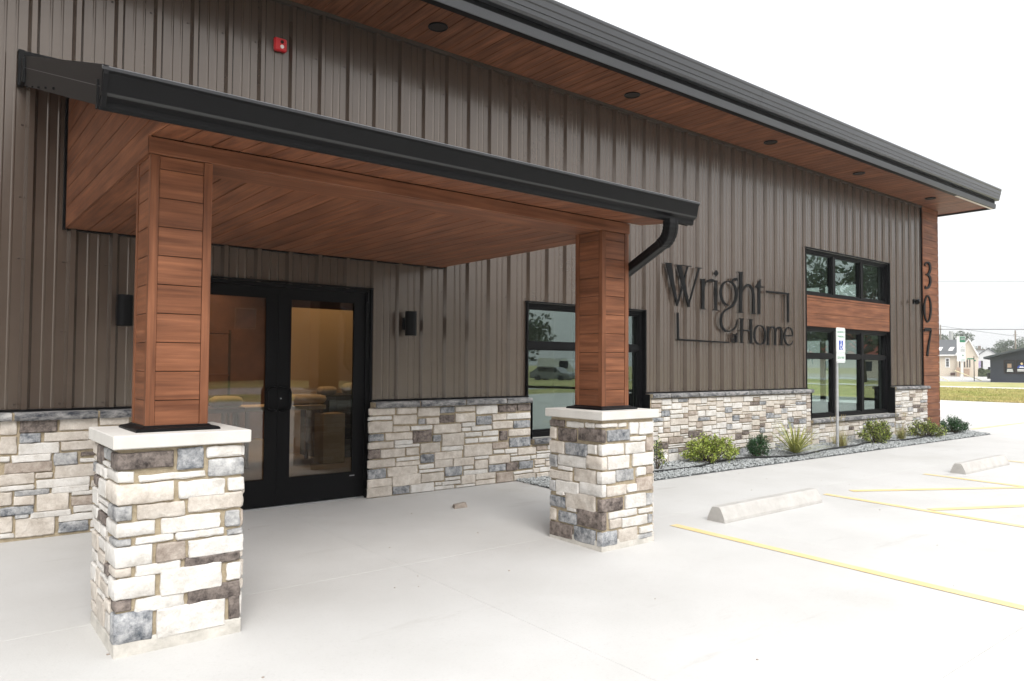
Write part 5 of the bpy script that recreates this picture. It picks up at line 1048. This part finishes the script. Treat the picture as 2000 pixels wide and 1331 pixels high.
# grass blades on the near verge
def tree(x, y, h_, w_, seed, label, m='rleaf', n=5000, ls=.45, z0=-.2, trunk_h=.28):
    r = random.Random(seed); t = empty('deciduous_tree', (x, y, z0), label, 'tree'); tk_ = MB(); c0 = Vector((x, y, z0))
    top = c0+Vector((r.uniform(-.3, .3), r.uniform(-.3, .3), h_*.72)); tk_.tube([c0, c0.lerp(top, .35), top], [h_*.028, h_*.021, h_*.006], 8); cl_ = []
    for i in range(26):
        a = r.random()*6.283; f = r.uniform(trunk_h, .92); rad = w_/2*math.sin(min(1, (f-trunk_h+.12)/(1-trunk_h+.1))*math.pi*.92)**.55*r.uniform(.45, 1)
        p = c0+Vector((math.cos(a)*rad, math.sin(a)*rad, h_*f)); s0 = c0.lerp(top, max(.3, f*.75)); tk_.tube([s0, s0.lerp(p, .5)+Vector((0, 0, h_*.03)), p], [h_*.009, h_*.006, h_*.002], 5); cl_.append((p, r.uniform(.10, .17)*w_))
    tk_.build('trunk', 'bark', t, smooth=50); mb = MB()
    for i in range(n):
        p, cr = r.choice(cl_); v = rvec(r)*cr*r.random()**.45; v.z *= .75; leafquad(mb, p+v, (rvec(r)+v.normalized()).normalized(), rvec(r), ls*r.uniform(.6, 1.2), ls*.5)
    mb.build('crown', m, t); return t
def at(u, w_, D): d = F+R2*(u-1000)/FPX-U2*(w_-665.5)/FPX; return CAM+d*D
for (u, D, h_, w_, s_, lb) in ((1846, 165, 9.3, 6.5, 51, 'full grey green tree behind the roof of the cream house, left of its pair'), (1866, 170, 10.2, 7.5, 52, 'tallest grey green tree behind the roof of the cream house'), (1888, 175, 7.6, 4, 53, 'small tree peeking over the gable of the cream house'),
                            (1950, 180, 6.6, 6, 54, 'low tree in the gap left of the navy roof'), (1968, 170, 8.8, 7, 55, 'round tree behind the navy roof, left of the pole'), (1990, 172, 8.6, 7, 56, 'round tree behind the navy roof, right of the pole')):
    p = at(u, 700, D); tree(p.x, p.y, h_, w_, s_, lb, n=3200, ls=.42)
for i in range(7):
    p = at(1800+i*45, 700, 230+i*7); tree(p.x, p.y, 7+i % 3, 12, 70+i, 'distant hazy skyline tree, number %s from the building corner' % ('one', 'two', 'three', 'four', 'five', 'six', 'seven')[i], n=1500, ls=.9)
gb_ = MB(); r = random.Random(77); gv = []; gf = []
for i in range(26000):
    x = 31.75+22.3*r.random()**1.6; y = 2.4+(x-31.7)*.25+r.random()*(6+(x-31.7)*.35); a = r.random()*3.14; h_ = r.uniform(.04, .12); wd = .02+.0005*x; k = len(gv)
    gv += [(x+wd*math.cos(a), y+wd*math.sin(a), -.02), (x-wd*math.cos(a), y-wd*math.sin(a), -.02), (x+r.uniform(-.05, .05), y+r.uniform(-.05, .05), -.02+h_)]; gf.append((k, k+1, k+2))
gb_.add(gv, gf).build('verge_grass', 'blades', None, kind='stuff', label='rough dry grass on the verge past the corner', cat='grass')
# ---------------------------------------------------------------- across the road to the south (seen only in the glass)
def car(x, y, yaw, kind, m, label):
    L_, H_, W_ = (4.5, 1.45, 1.8) if kind == 'car' else (5.6, 2.3, 2.0); t = empty('parked_'+kind, (x, y, -.2), label, kind)
    t.rotation_euler = (0, 0, 0)
    pr = [(-L_/2, .35), (-L_/2, .9), (-L_/2+.3, 1.0), (-L_/2+.9, H_-.05), (-L_/2+1.4, H_), (L_/2-1.5, H_-.02), (L_/2-.95, .98), (L_/2-.1, .85), (L_/2, .6), (L_/2, .35)] if kind == 'car' else [(-L_/2, .4), (-L_/2+.03, H_-.1), (-L_/2+.2, H_), (L_/2-1.7, H_), (L_/2-.95, 1.25), (L_/2-.1, 1.1), (L_/2, .8), (L_/2, .4)]
    def T(mb): mb.v = [(x+a*math.cos(yaw)-b_*math.sin(yaw), y+a*math.sin(yaw)+b_*math.cos(yaw), z-.2) for a, b_, z in mb.v]; return mb
    T(MB().prism(pr, 'y', -W_/2, W_/2)).build('body', m, t)
    g = MB(); wz0, wz1 = (.98, H_-.1) if kind == 'car' else (1.3, H_-.25)
    xs_ = (-L_/2+.95, L_/2-1.45) if kind == 'car' else (L_/2-2.6, L_/2-1.5)
    g.box(xs_[0], xs_[1], -W_/2-.01, W_/2+.01, wz0, wz1); T(g).build('window', 'darkglass', t)
    for wx_ in (-L_/2+.9, L_/2-.9):
        for sy_ in (-1, 1):
            mb = MB(); n = 14; vs = [(wx_+.33*math.cos(6.283*i/n), sy_*(W_/2)+yy, .33+.33*math.sin(6.283*i/n)) for yy in (-.1, .1) for i in range(n)]
            mb.add(vs, [tuple(range(n)), tuple(range(2*n-1, n-1, -1))]+[(i, (i+1) % n, (i+1) % n+n, i+n) for i in range(n)]); T(mb).build('wheel', 'tyre', t)
car(52, -52, 1.3, 'van', 'carwhite', 'white van parked across the road, left of its pair in the small window reflection'); car(60, -55, 1.3, 'van', 'carwhite', 'white van parked across the road, right of its pair in the small window reflection')
car(47, -48, 1.2, 'car', 'cargrey', 'grey car parked across the road beside the vans'); car(68, -44, 1.1, 'car', 'carwhite', 'white car parked by the red roofed house across the road')
car(7, -22, .2, 'car', 'carwhite', 'white car on the lot behind the photographer, reflected in the door glass') if False else None
BB = empty('brick_building', (6, -62, -.2), 'red brick building across the road, reflected in the entrance doors', 'building')
bx('wall', 'brick', BB, -30, 34, -74, -60, -.2, 13); bx('parapet', 'sandst', BB, -30.2, 34.2, -74.2, -59.8, 13, 13.4)
for i in range(8): 
    f_ = bx('window', 'sandst', BB, -20+i*5.6, -18+i*5.6, -60.05, -59.95, 4.5, 6.5); bx('pane', 'darkglass', f_, -19.9+i*5.6, -18.1+i*5.6, -59.94, -59.9, 4.6, 6.4)

RH = empty('red_roofed_house', (105, -40, -.2), 'cream house with a red roof across the lot, reflected in the large window', 'house')
bx('wall', 'siding_cream', RH, 98, 112, -50, -34, -.2, 3); MB().prism([(-51, 2.9), (-42, 6.5), (-33, 2.9)], 'x', 97.4, 112.6).build('roof', 'redroof', RH)
for i in range(3): bx('window', 'darkglass', RH, 97.95, 97.99, -47+i*5, -45.4+i*5, .9, 2.2)
for i, (x, y, h_, w_) in enumerate(((70, -28, 13, 12), (84, -16, 12, 11), (78, -40, 12, 12), (44, -66, 10, 11), (60, -72, 11, 12), (95, -24, 12, 12), (34, -70, 9, 9))):
    tree(x, y, h_, w_, 90+i, '%s large leafy tree across the road, reflected in the windows' % ('first', 'second', 'third', 'fourth', 'fifth', 'sixth', 'seventh')[i], m='leaf', n=3000, ls=.7)
tl = empty('traffic_light', (62, -22, -.2), 'yellow traffic signals on a mast arm, reflected in the large window', 'traffic light')
MB().tube([(62, -22, -.2), (62, -22, 6.6)], .14, 8).build('mast', 'steel', tl); MB().tube([(62, -22, 6.4), (56, -27, 6.7)], .08, 6).build('arm', 'steel', tl)
for q in (.45, .95): bx('signal_head', 'orange', tl, 62-6*q-.2, 62-6*q+.2, -22-5*q-.2, -22-5*q+.2, 5.2, 6.4)
up2 = empty('utility_pole', (18, -33, -.2), 'utility pole across the road, reflected in the left hand door', 'utility pole', 'grey wooden utility poles in the distance')
MB().tube([(18, -33, -.2), (18, -33, 11)], [.2, .14], 8).build('pole', 'post_wood', up2); bx('crossarm', 'post_wood', up2, 17, 19, -33.06, -32.94, 10, 10.15)

# ---------------------------------------------------------------- thin overcast haze
hz = MB().box(-70, 330, -110, 320, -1.4, 22).build('haze', 'black', None, kind='stuff', label='thin grey haze that softens the far trees and houses', cat='haze')
hm = bpy.data.materials.new('haze_air'); hm.use_nodes = True; hn = hm.node_tree; hn.nodes.clear(); ho = hn.nodes.new('ShaderNodeOutputMaterial'); hv = hn.nodes.new('ShaderNodeVolumePrincipled')
hv.inputs['Color'].default_value = (.93, .95, .97, 1); hv.inputs['Density'].default_value = .0007; hn.links.new(hv.outputs[0], ho.inputs['Volume'])
hz.data.materials.clear(); hz.data.materials.append(hm)
